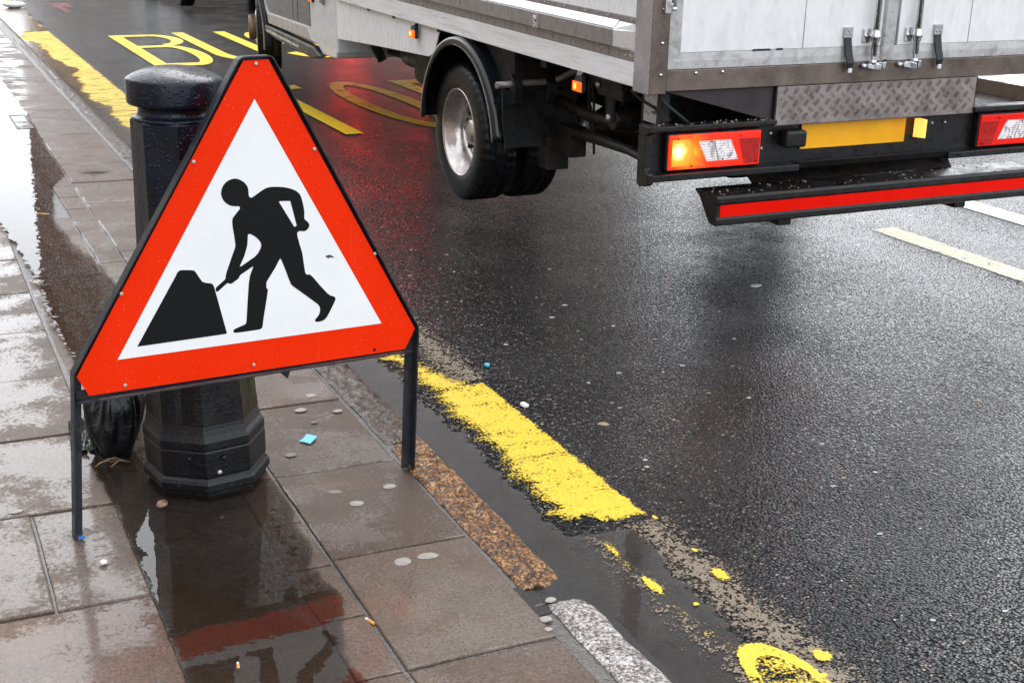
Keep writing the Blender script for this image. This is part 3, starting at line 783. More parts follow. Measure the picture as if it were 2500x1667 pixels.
for a in [(1.067, 3.622, .017, .014, .3, 'pale gum spot near the kerb, just right of the spike under the sign'),
          (1.005, 3.518, .019, .015, .1, 'pale gum spot just beyond the blue paper scrap, left of a smaller one'),
          (1.106, 3.473, .014, .012, .0, 'small pale gum spot next to the kerb on the slab of the blue scrap'),
          (.887, 3.209, .016, .014, .5, 'dull gum spot below the blue scrap, close to the bollard plinth', True),
          (.925, 2.941, .020, .012, -.4, 'long smeared gum spot nearest the bollard on the slab by the sign foot', True),
          (1.068, 2.922, .017, .015, .2, 'round pale gum spot left of the reflection of the sign foot'),
          (.956, 2.857, .019, .015, -.2, 'grey gum spot in the middle of the slab beside the sign foot'),
          (.956, 2.527, .021, .019, .3, 'big round gum spot at the far edge of the wide front slab', ),
          (1.020, 2.531, .026, .016, -.2, 'wide oval gum smear beside the big round gum spot'),
          (1.015, 3.412, .012, .007, .1, 'small black lump of gum above the blue paper scrap', True),
          (1.195, 2.243, .014, .011, .4, 'pale gum spot in the tar where the orange kerbstone ends'),
          (1.149, 2.174, .014, .012, .1, 'pale gum spot on the slab corner beside the speckled kerbstone'),
          (1.136, 2.135, .009, .008, .1, 'tiny pale gum spot lowest of the two at the slab corner'),
          (.170, 3.116, .018, .012, .1, 'faint gum spot on the wet left slab beyond the left sign leg')]:
    gum(*a)
MAT['bluepaper'] = simple('blue_wrapper', (.08, .45, .72), .4, 0, .15, 30)
mb = MB(); pts = [(.932, 3.292), (.945, 3.296), (.966, 3.323), (.990, 3.300), (.957, 3.261), (.946, 3.278)]
flat([(x - .96, y - 3.29) for x, y in pts], (), .004, .0012).build
o = flat([(x - .96, y - 3.29) for x, y in pts], (), .0, .0012).build('paper_scrap', MAT['bluepaper']); o.location = (.96, 3.29, .003); o.rotation_euler = (.06, -.04, 0)
tag(o, 'torn bright blue wrapper scrap on the slab between bollard and kerb', 'paper scrap')
mb = MB(); mb.lathe([(0, .0085), (.006, .0095), (.010, .008), (.0115, .003)], 16, 'z'); o = mb.build('bottle_cap', MAT['bluepaper']); o.location = (1.756, 3.837, roadz(1.756) + .003)
tag(o, 'small blue plastic cap lying on the dark asphalt', 'bottle cap')
MAT['whitebit'] = simple('white_card', (.75, .74, .72), .5, 0, .1)
mb = MB(); mb.box((-.011, -.012, 0), (.011, .012, .012)); o = mb.build('card_scrap', MAT['whitebit'], None, .004); o.location = (1.712, 3.452, roadz(1.712) + .004); o.rotation_euler = (.25, .15, .5)
tag(o, 'white folded card scrap beside the yellow line', 'card scrap')
mb = MB(); mb.lathe([(0, .05), (.02, .13), (.05, .15), (.07, .12), (.078, .04)], 20, 'z'); o = mb.build('paper_cup_lid', MAT['whitebit']); o.location = (1.60, 18.6, roadz(1.6) + .004)
tag(o, 'white round lid floating in the far end of the gutter', 'lid')
MAT['filter'] = simple('cigarette_filter', (.62, .26, .06), .6, 0, .25, 60)
def butt(x, y, z, rot, label, L=.028, wh=True):
    r = thing('cigarette_butt', (x, y, z), label, 'cigarette butt', 'cigarette ends on the pavement', (0, 0, rot))
    MB().lathe([(0, .0030), (.0005, .0037), (L * .75, .0037), (L * .75 + .0005, .0030)], 12, 'x', (0, 0, .0037)).build('filter', MAT['filter'], r)
    if wh: MB().lathe([(L * .76, .0036), (L, .0034), (L + .001, .0025)], 12, 'x', (0, 0, .0037)).build('paper_end', MAT['whitebit'], r)
butt(.615, 6.28, .002, 2.6, 'orange cigarette end floating in the far pavement puddle', .075)
butt(.806, 2.298, -.006, 1.9, 'orange cigarette end wedged in the joint beside the setts')
butt(.500, 2.228, .0, 1.4, 'orange cigarette end under the water in the near puddle', .022)
mb = MB(); rings = []
for i in range(13):
    t = i / 12; r = .016 * math.sin(math.pi * (t * .94 + .03)) ** .8 * (1.15 - .5 * t)
    rings.append([(-.02 + .042 * t, r * math.cos(q * math.pi / 7), .011 + r * .8 * math.sin(q * math.pi / 7)) for q in range(14)])
mb.loft(rings, True, True, True); o = mb.build('pebble', simple('brown_pebble', (.20, .10, .05), .25, 0, .5, 50, .3, 120, (.05, .03, .02), .6, 60, coat=.4)); o.location = (.505, 3.02, -.006); o.rotation_euler = (0, 0, .9)
tag(o, 'wet brown pebble standing in the puddle before the bollard', 'pebble')
mb = MB(); mb.lathe([(0, .004), (.003, .0085), (.007, .0075), (.009, .002)], 14, 'z'); o = mb.build('plastic_bead', MAT['whitebit']); o.location = (.325, 2.768, .001)
tag(o, 'small white plastic bead on the wet slab in front of the left sign leg', 'bead')
mb = MB(); n = 14
mb.loft([[(-.09 + .18 * i / n, -.016 * math.sin(math.pi * i / n), .004 + .006 * math.sin(math.pi * i / n)), (-.09 + .18 * i / n, .016 * math.sin(math.pi * i / n), .003)] for i in range(n + 1)], False, False)
o = mb.build('fallen_leaf', simple('green_leaf', (.04, .14, .03), .35, 0, .4, 30), fix=False); o.location = (.96, 7.25, .004); o.rotation_euler = (0, 0, -.1); o.modifiers.new('t', 'SOLIDIFY').thickness = .001
tag(o, 'long green leaf lying on the slabs left of the bollard', 'leaf')
straw = MB()
for k in range(4):
    a = random.uniform(-.6, .6); x, y = -.01 + .012 * k, random.uniform(-.01, .01)
    straw.tube([(x, y, .004), (x - .03 * math.cos(a), y - .03 * math.sin(a), .014), (x - .06 * math.cos(a + .3), y - .05 * math.sin(a + .3), .006)], .0011, 6)
o = straw.build('dry_straw', simple('dry_straw_tan', (.32, .22, .13), .6)); o.location = (.452, 3.318, .0)
tag(o, 'tuft of dry straw sticking out under the black sandbag', 'straw')
# sunken inspection cover in the far puddle
ins = thing('inspection_cover', (.752, 8.95, .0045), 'small rectangular inspection cover framed in the setts of the far puddle', 'access cover')
mb = MB(); 
for a, b in (((-.052, -.27, 0), (-.042, .29, .004)), ((.042, -.27, 0), (.052, .29, .004)), ((-.0415, -.27, 0), (.0415, -.255, .004)), ((-.0415, .275, 0), (.0415, .29, .004)), ((-.0415, -.005, 0), (.0415, .01, .004))): mb.box(a, b)
mb.build('cover_frame', MAT['steel'], ins)
MB().box((-.0415, -.254, 0), (.0415, -.006, .0025)).build('cover_lid', MAT['slab'], ins)
# grit and crumbs of paint on the carriageway
mb = MB()
def crumb(x, y, s, z0=None):
    n = 7; k = random.uniform(.45, .9); a0 = random.uniform(0, 6.3)
    z = (roadz(x) + .002) if z0 is None else z0; h = s * random.uniform(.04, .14)
    ring = []
    for j in range(n):
        a = a0 + 2 * math.pi * j / n; rr = s * random.uniform(.6, 1.1)
        ring.append((x + rr * math.cos(a), y + rr * k * math.sin(a)))
    mi = random.choice((0, 0, 1, 2))
    mb.loft([[(p[0], p[1], z) for p in ring], [(x + (p[0] - x) * .7, y + (p[1] - y) * .7, z + h) for p in ring]], True, True, True, mi)
for x, y, s in [(2.328, 4.364, .014), (2.211, 4.243, .016), (1.914, 4.023, .012), (1.878, 3.231, .022), (2.006, 3.565, .009), (2.144, 3.607, .014), (2.389, 3.59, .013), (2.25, 2.593, .012), (2.179, 2.313, .013), (2.422, 3.241, .013), (2.408, 2.844, .009), (2.098, 3.177, .008), (1.704, 3.305, .006), (2.171, 3.016, .006), (2.868, 4.419, .008), (1.86, 2.95, .009), (2.435, 2.96, .007), (3.19, 4.30, .04)]: crumb(x, y, s)
for _ in range(260):
    x = random.uniform(1.75, 4.2); y = random.uniform(1.6, 6.5); crumb(x, y, random.uniform(.002, .0055))
for _ in range(55):
    x = random.uniform(1.78, 3.4); y = random.uniform(1.8, 5.5); crumb(x, y, random.uniform(.006, .011))
tag(mb.build('road_grit', [simple('pale_grit', (.40, .385, .36), .5), simple('tan_grit', (.28, .20, .13), .5), simple('grey_grit', (.30, .30, .29), .5)]), kind='stuff')
mb = MB()
for _ in range(230):
    if random.random() < .45: x, y = random.gauss(.375, .035), random.gauss(3.02, .055)
    else: x, y = random.uniform(-.1, 1.1), random.uniform(2.0, 4.2)
    crumb(x, y, random.uniform(.0008, .0028), .0)
tag(mb.build('pavement_grit', [simple('amber_grit', (.36, .17, .06), .35, coat=.4), simple('sand_grit', (.33, .25, .17), .4), MAT['gum']]), kind='stuff')

# ------------------------------------------------------------------ lorry materials
MAT['grp'] = simple('white_body_panel', (.80, .81, .83), .32, 0, .08, 6, .1, 60, (.34, .31, .28), .35, 6, stretch=(6, 6, 1))
MAT['door_white'] = simple('scuffed_white_door_panel', (.74, .74, .74), .40, 0, .05, 10, .06, 120, (.40, .37, .33), .30, 3.5, stretch=(4, 4, 1.6))
MAT['alu'] = simple('brushed_aluminium_rail', (.84, .84, .86), .36, .12, .10, 5, .15, 200, (.30, .28, .26), .3, 8, stretch=(1, .4, 8))
MAT['alu_dull'] = simple('grimy_aluminium', (.29, .265, .255), .38, .45, .25, 9, .2, 150, (.09, .07, .06), .6, 7, stretch=(4, 4, 1.5))
MAT['alu_mid'] = simple('weathered_door_edging', (.44, .43, .425), .36, .3, .16, 9, .2, 150, (.14, .115, .10), .6, 6, stretch=(3, 3, 3))
MAT['alu_bright_skylit'] = simple('bright_skylit_aluminium', (.72, .72, .72), .32, .45, .10, 9)  # plain bright metal, also the painted sky light on the dropside ledge
MAT['sill'] = simple('dirty_steel_sill', (.17, .135, .115), .35, .55, .28, 7, .2, 120, (.07, .048, .032), .6, 4)
MAT['stainless'] = simple('stainless_post', (.46, .45, .46), .24, .55, .15, 6, .1, 100, (.20, .16, .14), .4, 5)
MAT['chrome'] = simple('chrome_lock_gear', (.62, .62, .63), .14, 1.0, .12, 30)
MAT['black_plastic'] = simple('grimy_black_plastic', (.008, .008, .0085), .34, 0, .5, 18, .3, 110, (.035, .029, .026), .4, 25, coat=.08)
MAT['gloss_black'] = simple('glossy_black_mudguard', (.006, .007, .009), .16, 0, .4, 12, .08, 60, coat=.35)
MAT['chassis'] = simple('black_chassis_steel', (.007, .0065, .0065), .5, 0, .5, 15, .3, 80, (.05, .032, .02), .5, 14)
MAT['rubber'] = simple('wet_tyre_rubber', (.007, .007, .008), .36, 0, .4, 25, .3, 160, (.02, .018, .016), .3, 30)
MAT['rim'] = simple('dirty_silver_wheel', (.58, .53, .51), .26, .8, .2, 10, .15, 80, (.13, .09, .07), .6, 9)
MAT['hub_brown'] = simple('brake_dusted_hub', (.20, .13, .085), .38, .3, .3, 12, .2, 90)
MAT['strap'] = simple('rubber_door_strap', (.018, .022, .022), .45, 0, .3, 30)
MAT['red_tape'] = sign_sheet('red_reflective_tape', (.78, .007, .002), (.02, .01, .01), .9, .3, 120)
MAT['plate_yellow'] = simple('yellow_plate', (.92, .42, .002), .28, 0, .04, 5, 0, 100, (.60, .28, .002), .4, 4)
MAT['silver_cab'] = simple('silver_white_cab_paint', (.64, .65, .68), .28, 0, .06, 5, 0, 50, (.30, .27, .24), .35, 5, coat=.5)
MAT['dark_cab'] = simple('charcoal_cab_door', (.045, .046, .042), .22, 0, .2, 4, 0, 60, (.10, .085, .055), .35, 5, coat=.6)
MAT['glass'] = simple('dark_window_glass', (.02, .025, .03), .06, 0, .1, 5)
MAT['red_lens'] = emit('red_tail_lens', (1.0, .010, .001), .20, (.62, .006, .002))
MAT['amber_lens'] = emit('amber_indicator_lens', (1.0, .20, .004), .42, (.9, .22, .006))
MAT['amber_core'] = emit('lit_indicator_bulb', (1.0, .48, .02), 1.1, (1, .6, .1))
MAT['white_core'] = emit('lit_bulb', (1.0, .85, .35), 4.0, (1, .9, .6))
MAT['red_lens_dark'] = simple('unlit_red_lens', (.42, .006, .003), .12, 0, .3, 40, .5, 70)
def glow_lens(name, col, hot, c, r0, s0, s1, base):
    """Lens lit from inside by one bulb: brightest where the bulb sits behind it."""
    M, t, b = newmat(name); co = coords(t)
    d = t.nodes.new('ShaderNodeVectorMath'); d.operation = 'DISTANCE'; t.links.new(co, d.inputs[0]); d.inputs[1].default_value = c
    k = math_(t, 'ADD', math_(t, 'DIVIDE', d.outputs['Value'], r0), math_(t, 'MULTIPLY', math_(t, 'SUBTRACT', noise_(t, co, 45, 3, .6), .5), .35))
    t.links.new(ramp(t, k, [(.06, hot), (.42, tuple(x * .9 + y * .1 for x, y in zip(col, hot))), (.95, col)]).outputs[0], b.inputs['Emission Color'])
    t.links.new(math_(t, 'ADD', math_(t, 'MULTIPLY', ramp(t, k, [(.03, 1.0), (.22, .32), (.5, .12), (1.0, 0.0)]).outputs[0], s1), s0), b.inputs['Emission Strength'])
    b.inputs['Base Color'].default_value = (*base, 1); b.inputs['Roughness'].default_value = .18
    rb = t.nodes.new('ShaderNodeTexWave'); rb.inputs['Scale'].default_value = 60; rb.bands_direction = 'X'; t.links.new(co, rb.inputs['Vector'])
    bump(t, b, rb.outputs['Fac'], .25, .001)
    return M
MAT['amber_lens'] = glow_lens('lit_amber_indicator', (1.0, .15, .003), (1.0, .80, .28), (.142, .0015, .618), .085, .16, 3.2, (.85, .20, .006))
MAT['red_lens'] = glow_lens('lit_red_tail_lens', (1.0, .010, .001), (1.0, .10, .004), (.19, .004, .61),   .22, .55, 1.5, (.60, .006, .002))
MAT['red_lens_far'] = glow_lens('dim_red_tail_lens', (1.0, .010, .001), (1.0, .02, .002), (1.95, .004, .61), .2, .10, .2, (.60, .006, .002))
def facet_lens():
    M, t, b = newmat('clear_reverse_lens'); co = coords(t, False, (1, .2, .7))
    n = noise_(t, co, 26, 2, .4, 1.5)
    t.links.new(ramp(t, n, [(.30, (.30, .26, .26)), (.45, (.72, .66, .65)), (.6, (.92, .88, .87)), (.75, (.50, .44, .44))]).outputs[0], b.inputs['Base Color'])
    b.inputs['Roughness'].default_value = .10
    rb = t.nodes.new('ShaderNodeTexWave'); rb.inputs['Scale'].default_value = 45; rb.bands_direction = 'Z'; t.links.new(co, rb.inputs['Vector'])
    bump(t, b, rb.outputs['Fac'], .5, .002)
    return M
MAT['clear_lens'] = facet_lens()
MAT['plate_lamp_glow'] = emit('lit_plate_lamp', (1.0, .36, .06), .62, (.55, .28, .09))
MAT['marker_amber'] = emit('amber_marker_lens', (1.0, .09, .003), .28, (.9, .16, .01))
MAT['marker_core'] = emit('lit_marker', (1.0, .52, .02), 1.6, (1, .6, .1))
MAT['galv'] = simple('galvanised_bracket', (.50, .54, .60), .35, .5, .2, 30, .1, 90)

# ------------------------------------------------------------------ the lorry (x to its right, y forward, z up; origin under its rear left corner)
lor = thing('box_lorry', (2.565, 4.195, -.052), 'white box lorry with twin rear doors and lit tail lamps on the wet road', 'lorry')
_ya, _pi, _ro = R(-.996), R(.4638), R(-.9442)
lor.rotation_mode = 'QUATERNION'
lor.rotation_quaternion = (Matrix.Rotation(_ya, 3, 'Z') @ Matrix.Rotation(_pi, 3, 'X') @ Matrix.Rotation(_ro, 3, 'Y')).to_quaternion()
W = 2.14
def bx(name, mat, *boxes, parent=lor, bevel=.004, seg=2):
    mb = MB()
    for a, b in boxes: mb.box(a, b)
    return mb.build(name, MAT[mat], parent, bevel, seg)
LB = 4.02
# box body with roof; floor underneath
bx('box_body', 'grp', ((.004, .03, 1.088), (W - .004, LB, 3.05)), bevel=.02)
bx('floor', 'chassis', ((.02, .05, .905), (W - .02, LB - .02, 1.085)), bevel=0)
for s in (0, 1):
    X = (lambda x: x) if s == 0 else (lambda x: W - x)
    def sb(a, b): 
        p, q = X(a[0]), X(b[0]); return ((min(p, q), a[1], a[2]), (max(p, q), b[1], b[2]))
    bx('side_rail', 'alu', sb((-.004, .118, .852), (.03, LB, .944)), bevel=.003)
    o = bx('lower_trim', 'alu_dull', sb((-.006, .118, .945), (.018, LB, .984)), bevel=.002)
    mb = MB()
    for i in range(17):
        for z in (.966,):
            y = .15 + i * .235; mb.lathe([(-.0045, .001), (-.004, .0035), (0, .0042)], 8, 'x', (-.0062, y, z), M=None if s == 0 else Matrix.Translation((W, 0, 0)) @ Matrix.Scale(-1, 4, (1, 0, 0)))
    for y in (.135, .185, .245): mb.lathe([(-.0045, .001), (-.004, .0035), (0, .0042)], 8, 'x', (-.0062, y, .963), M=None if s == 0 else Matrix.Translation((W, 0, 0)) @ Matrix.Scale(-1, 4, (1, 0, 0)))
    mb.build('rivet', MAT['rivet'], o, each=True)
    # raised dropside profile, end tapered
    prof = [(.0035, .9845), (-.022, .9845), (-.028, .990), (-.028, 1.050), (-.024, 1.056), (.0005, 1.086), (.0035, 1.0865)]
    mb = MB(); Ms = None if s == 0 else Matrix.Translation((W, 0, 0)) @ Matrix.Scale(-1, 4, (1, 0, 0))
    mb.prism(prof, 'y', .255, LB, 0, Ms)
    mb.build('dropside_panel', MAT['alu_dull'], lor, .0015)
    mb = MB()
    q = [(-.0243, .256, 1.0565), (.0, .256, 1.0868), (.0, LB, 1.0868), (-.0243, LB, 1.0565)]
    mb.add(q + [(p[0] - .0016, p[1], p[2] + .0016) for p in q], [(3, 2, 1, 0), (4, 5, 6, 7), (0, 1, 5, 4), (1, 2, 6, 5), (2, 3, 7, 6), (3, 0, 4, 7)], 0, False, Ms)
    mb.build('skylit_ledge', MAT['alu_bright_skylit'], lor)  # paler colour paints sky light onto the upward slope of the dropside
    mb = MB()
    ring0 = [(x, .2545, z) for x, z in prof]; ring1 = [(.0035 if x > -.01 else -.005, .123, .985 + (z - .9845) * 1.0) for x, z in prof]
    mb.loft([ring0, ring1], True, True, False, 0, Ms); mb.build('dropside_end', MAT['alu_bright_skylit'], lor)
    bx('upper_trim', 'alu_dull', sb((-.005, .118, 1.0875), (.010, LB, 1.108)), bevel=.002)
    mb = MB()
    for i in range(18): mb.lathe([(-.0045, .001), (-.004, .003), (0, .0036)], 8, 'x', (-.0052, .15 + i * .19, 1.098), M=Ms)
    mb.build('rivet', MAT['rivet'], lor, each=True)
    # corner post, wraps the rear corner
    bx('corner_post', 'stainless', sb((-.012, -.004, .838), (.030, .116, 3.05)), bevel=.006)
    o = bx('rear_post', 'sill', sb((-.0105, -.010, .842), (.061, -.0045, 3.05)), bevel=.002)
    mb = MB()
    for z in (.913, 1.028, 1.15, 1.3): mb.lathe([(-.006, .0015), (-.005, .006), (0, .0075)], 12, 'y', (.034, -.0102, z), M=Ms)
    mb.build('dome_screw', MAT['chrome'], o, each=True)
    mb = MB(); mb.box((.030, -.030, 1.135), (.055, -.0105, 1.185), M=Ms); mb.lathe([(1.150, .011), (1.40, .011)], 14, 'z', (.066, -.026, 0), M=Ms); mb.lathe([(1.146, .014), (1.158, .014)], 14, 'z', (.066, -.026, 0), M=Ms); mb.box((.05, -.034, 1.16), (.07, -.018, 1.172), M=Ms)
    mb.build('door_hinge', MAT['chrome'], lor, .002)
# recess latch on the near dropside
mb = MB(); mb.box((-.0305, .930, .986), (-.0283, .985, 1.050)); lt = mb.build('recess_latch', MAT['chrome'], lor, .004)
mb = MB(); mb.lathe([(-.004, .010), (-.003, .014), (.0, .015)], 14, 'x', (-.0307, .957, 1.024)); mb.box((-.0365, .949, .992), (-.0308, .965, 1.032)); mb.build('latch_lever', MAT['chrome'], lt, .003)
# rear frame and doors
o = bx('rear_sill', 'sill', ((.0615, -.0095, .850), (W - .0615, .02, .9285)), bevel=.003)
mb = MB()
for x in (.186, .303): mb.lathe([(-.006, .0015), (-.005, .006), (0, .0075)], 12, 'y', (x, -.0097, .915))
mb.build('dome_screw', MAT['chrome'], o, each=True)
bx('rear_header', 'sill', ((.0615, -.0095, 2.95), (W - .0615, .02, 3.05)))
for s in (0, 1):
    x0, x1 = (.064, 1.066) if s == 0 else (1.074, 2.076)
    d = bx('rear_door', 'door_white', ((x0 + .05, -.003, .990), (x1 - .012, .025, 2.94)), bevel=.002)
    fr = MB()
    def strip(p): fr.add([q[0] for q in p] if False else p, [(0, 1, 2, 3)])
    # bevelled aluminium edging: lower face, sloped face, left return
    fr.prism([(-.0070, .9300), (.02, .9300), (.02, .9895), (-.0028, .9895), (-.0062, .9600)], 'x', x0, x1 - .004)
    sx0 = x0 if s == 0 else x1 - .052
    fr.box((sx0, -.0078, .9302), (sx0 + .026, .02, 2.945)); fr.box((sx0 + (.0262 if s == 0 else -.022), -.0050, .962), (sx0 + (.054 if s == 0 else -.0005), .0205, 2.944))
    fr.build('door_edging', MAT['alu_mid'], d, .0015)
    px = .665 if s == 0 else 1.486
    MB().box((px - .0015, -.0042, .990), (px + .0015, -.0031, 2.94)).build('panel_seam', MAT['alu_dull'], d)
    mb = MB()
    if s == 0:
        for (a, b_) in ((.43, .52), (.54, .575)):
            n = 24; top = []; bot = []
            for i in range(n + 1):
                x = a + (b_ - a) * i / n; e = min(1, min(i, n - i) / 2)
                top.append((x, -.0052, .990 + (.0045 + .002 * fbm(x * 120, 1)) * e)); bot.append((x, -.0052, .990 - (.003 + .002 * fbm(x * 120, 5)) * e))
            for i in range(n): mb.add([bot[i], bot[i + 1], top[i + 1], top[i]], [(0, 1, 2, 3)])
        mb.build('sealant_smear', MAT['strap'], d, fix=False)
    rx = .990 if s == 0 else 1.198
    mb = MB(); mb.lathe([(.940, .0085), (.955, .0085), (.956, .0120), (1.30, .0120), (2.9, .0120)], 18, 'z', (rx, -.030, 0))
    rod = mb.build('lock_rod', MAT['chrome'], d)
    mb = MB(); mb.lathe([(1.006, .0155), (1.012, .0155), (1.018, .0175), (1.026, .0205), (1.032, .0205), (1.040, .0175), (1.046, .0155), (1.052, .0155)], 20, 'z', (rx, -.030, 0))
    mb.box((rx - .045, -.012, 1.004), (rx - .010, -.0035, 1.058)); mb.lathe([(-.016, .003), (-.014, .007), (-.01, .008)], 10, 'y', (rx - .033, -.002, 1.030))
    mb.build('rod_clamp', MAT['chrome'], d, .003)
    f = 1 if s == 0 else -1; cx = rx + .012 if s == 0 else rx - .018
    mb = MB()
    mb.lathe([(-.030, .0035), (-.026, .0095), (-.016, .0125), (-.012, .0125)], 16, 'y', (cx - .046, -.002, .914))
    mb.lathe([(.921, .0135), (.927, .0155), (.934, .0155), (.940, .011)], 16, 'z', (rx, -.030, 0))
    mb.loft([[(cx - .036, -.036, .905), (cx - .036, -.014, .905), (cx - .036, -.014, .922), (cx - .036, -.036, .922)], [(cx - .010, -.042, .901), (cx - .010, -.014, .901), (cx - .010, -.014, .928), (cx - .010, -.042, .928)], [(cx + .022, -.044, .899), (cx + .022, -.014, .899), (cx + .022, -.014, .920), (cx + .022, -.044, .920)], [(cx + .030, -.036, .905), (cx + .030, -.014, .905), (cx + .030, -.014, .914), (cx + .030, -.036, .914)]])
    mb.box((cx + .032, -.042, .902), (cx + .046, -.010, .930)); mb.box((cx - .030, -.034, .922), (cx + .042, -.024, .9275))
    mb.build('lock_cam', MAT['chrome'], d, .004)
    sx = .870 if s == 0 else 1.318
    st = MB()
    rings = []
    for z, y, wd in ((1.040, -.008, .017), (1.015, -.011, .017), (.99, -.016, .0165), (.965, -.022, .0165), (.945, -.030, .0165), (.93, -.034, .016), (.915, -.030, .013), (.908, -.028, .012)):
        rings.append([(sx + (1.04 - z) * .06 - wd, y - .004, z), (sx + (1.04 - z) * .06 + wd, y - .004, z), (sx + (1.04 - z) * .06 + wd, y + .003, z), (sx + (1.04 - z) * .06 - wd, y + .003, z)])
    st.loft(rings); so_ = st.build('door_strap', MAT['strap'], d, .001)
    mb = MB(); mb.box((sx - .020, -.016, 1.026), (sx + .020, -.0035, 1.066))
    for a, c in ((0, 1.055), (-.010, 1.042), (.010, 1.042)): mb.lathe([(-.0195, .001), (-.0185, .004), (-.016, .005)], 8, 'y', (sx + a, 0, c))
    mb.build('strap_bracket', MAT['stainless'], so_, .004)
    MB().box((sx + .002, -.034, .892), (sx + .020, -.0255, .910)).build('strap_buckle', MAT['alu_bright_skylit'], so_, .002)
mb = MB(); mb.prism([(1.040, -.008), (1.047, -.0165), (1.074, -.0165), (1.104, -.0095), (1.106, -.008)], 'z', .936, 2.945); mb.build('door_seam_cover', MAT['alu_mid'], lor, .001)

# chequer plate valance with raised five-bar pattern
mb = MB(); mb.box((.567, -.004, .697), (1.563, .004, .8475))
random.seed(3)
px_, pz = .0505, .0505
for i in range(-1, 41):
    for j in range(0, 7):
        if (i + j) % 2: continue
        cx, cz = .58 + i * px_ / 2, .704 + j * pz / 2
        sgn = 1 if (j % 2 == 0) else -1
        ang = R(52 if sgn > 0 else -38)
        for k in range(4):
            off = (k - 1.5) * .0074
            dx, dz = math.cos(ang), math.sin(ang); ox, oz = -dz * off, dx * off
            L = .0135 if k in (1, 2) else .0112
            p = [(cx + ox - dx * L, cz + oz - dz * L), (cx + ox - dz * .0023, cz + oz + dx * .0023), (cx + ox + dx * L, cz + oz + dz * L), (cx + ox + dz * .0023, cz + oz - dx * .0023)]
            if min(q[0] for q in p) < .569 or max(q[0] for q in p) > 1.561 or min(q[1] for q in p) < .699 or max(q[1] for q in p) > .846: continue
            mb.add([(q[0], -.0041, q[1]) for q in p] + [(cx + ox, -.0092, cz + oz)], [(0, 1, 4), (1, 2, 4), (2, 3, 4), (3, 0, 4)])
mb.build('chequer_plate', simple('dull_chequer_plate', (.30, .255, .245), .33, .55, .2, 12, .1, 150, (.10, .075, .06), .5, 8), lor)
mb = MB(); mb.box((.560, -.003, .70), (.5665, .42, .8475)); mb.box((1.5635, -.003, .70), (1.57, .42, .8475)); mb.box((.5605, -.003, .6945), (1.57, .42, .6968)); mb.build('valance_box', MAT['chassis'], lor, each=True)

# light bar: channel with top and bottom lips
mb = MB()
mb.box((.0, .048, .518), (W, .056, .716)); mb.box((.0, -.020, .702), (.567, .0475, .722)); mb.box((1.563, -.020, .702), (W, .0475, .722))
mb.prism([(-.020, .538), (.0475, .538), (.0475, .505), (.028, .505), (-.020, .512)], 'x', .0, .69)
mb.prism([(-.020, .548), (.0475, .538), (.0475, .505), (.028, .505), (-.006, .520)], 'x', .69, W - .69)
mb.prism([(-.020, .538), (.0475, .538), (.0475, .505), (.028, .505), (-.020, .512)], 'x', W - .69, W)
mb.build('light_bar', MAT['black_plastic'], lor, .004)
for s in (0, 1):
    mb = MB(); x0, x1 = ((-.006, .020) if s == 0 else (W - .020, W + .006))
    mb.prism([(-.026, .730 - .005), (.060, .725), (.060, .500), (.036, .488), (-.010, .498), (-.026, .508), (-.026, .545), (.0, .560), (.0, .690), (-.026, .702)], 'x', x0, x1)
    mb.build('bar_end_cap', MAT['black_plastic'], lor, .004)
    # tail lamp cluster
    Mx = Matrix.Identity(4) if s == 0 else Matrix.Translation((W, 0, 0)) @ Matrix.Scale(-1, 4, (1, 0, 0))
    lamp = MB(); lamp.box((.092, .012, .541), (.520, .0475, .688), M=Mx); lo = lamp.build('tail_lamp', MAT['black_plastic'], lor, .006)
    F = .004
    def lens(name, poly, mat, y0=F, y1=.0118, bev=.003):
        m_ = MB(); m_.prism(poly, 'y', y0, y1, 0, Mx); return m_.build(name, MAT[mat], lo, bev)
    on = s == 0
    lens('red_lens', [(.100, .549), (.512, .549), (.512, .681), (.100, .681)], 'red_lens' if on else 'red_lens_far')
    lens('amber_lens', [(.112, .562), (.232, .562), (.216, .600), (.188, .664), (.112, .664)], 'amber_lens' if on else 'red_lens_dark', .0015, .0038)
    lens('clear_lens', [(.268, .574), (.412, .574), (.372, .654), (.226, .654)], 'clear_lens', -.0005, .0038)
    lens('lens_divider', [(.318, .577), (.324, .577), (.300, .652), (.294, .652)], 'stainless', -.0016, -.0006, .0005)
    lens('dark_red_lens', [(.440, .554), (.508, .554), (.508, .655), (.410, .655)], 'red_lens_dark', .0022, .0038)
    m_ = MB()
    for x, z in ((.135, .668), (.20, .560), (.285, .650), (.34, .580), (.415, .666), (.495, .560)): m_.lathe([(-.0025, .001), (-.002, .0038), (.0005, .004)], 8, 'y', (x, 0, z), M=Mx)
    m_.build('lens_screw', MAT['chassis'], lo, each=True)
bx('number_plate', 'plate_yellow', ((.727, .036, .586), (1.251, .041, .6945)), bevel=.004)
o = bx('plate_lamp', 'black_plastic', ((.622, -.015, .604), (.722, .040, .672)), bevel=.012, seg=3)
o = bx('plate_lamp', 'black_plastic', ((1.3185, -.012, .604), (1.345, .040, .676)), bevel=.004)
mb = MB(); mb.prism([(1.290, .030), (1.318, .030), (1.318, -.014), (1.308, -.010)], 'z', .606, .682); mb.build('lamp_lens', MAT['plate_lamp_glow'], o)
mb = MB()
for x, z in ((.584, .658), (1.395, .655), (1.465, .655), (.545, .60)): mb.lathe([(-.010, .002), (-.008, .006), (0, .009)], 10, 'y', (x, .0475, z))
mb.build('bar_bolt', MAT['rivet'], lor, each=True)
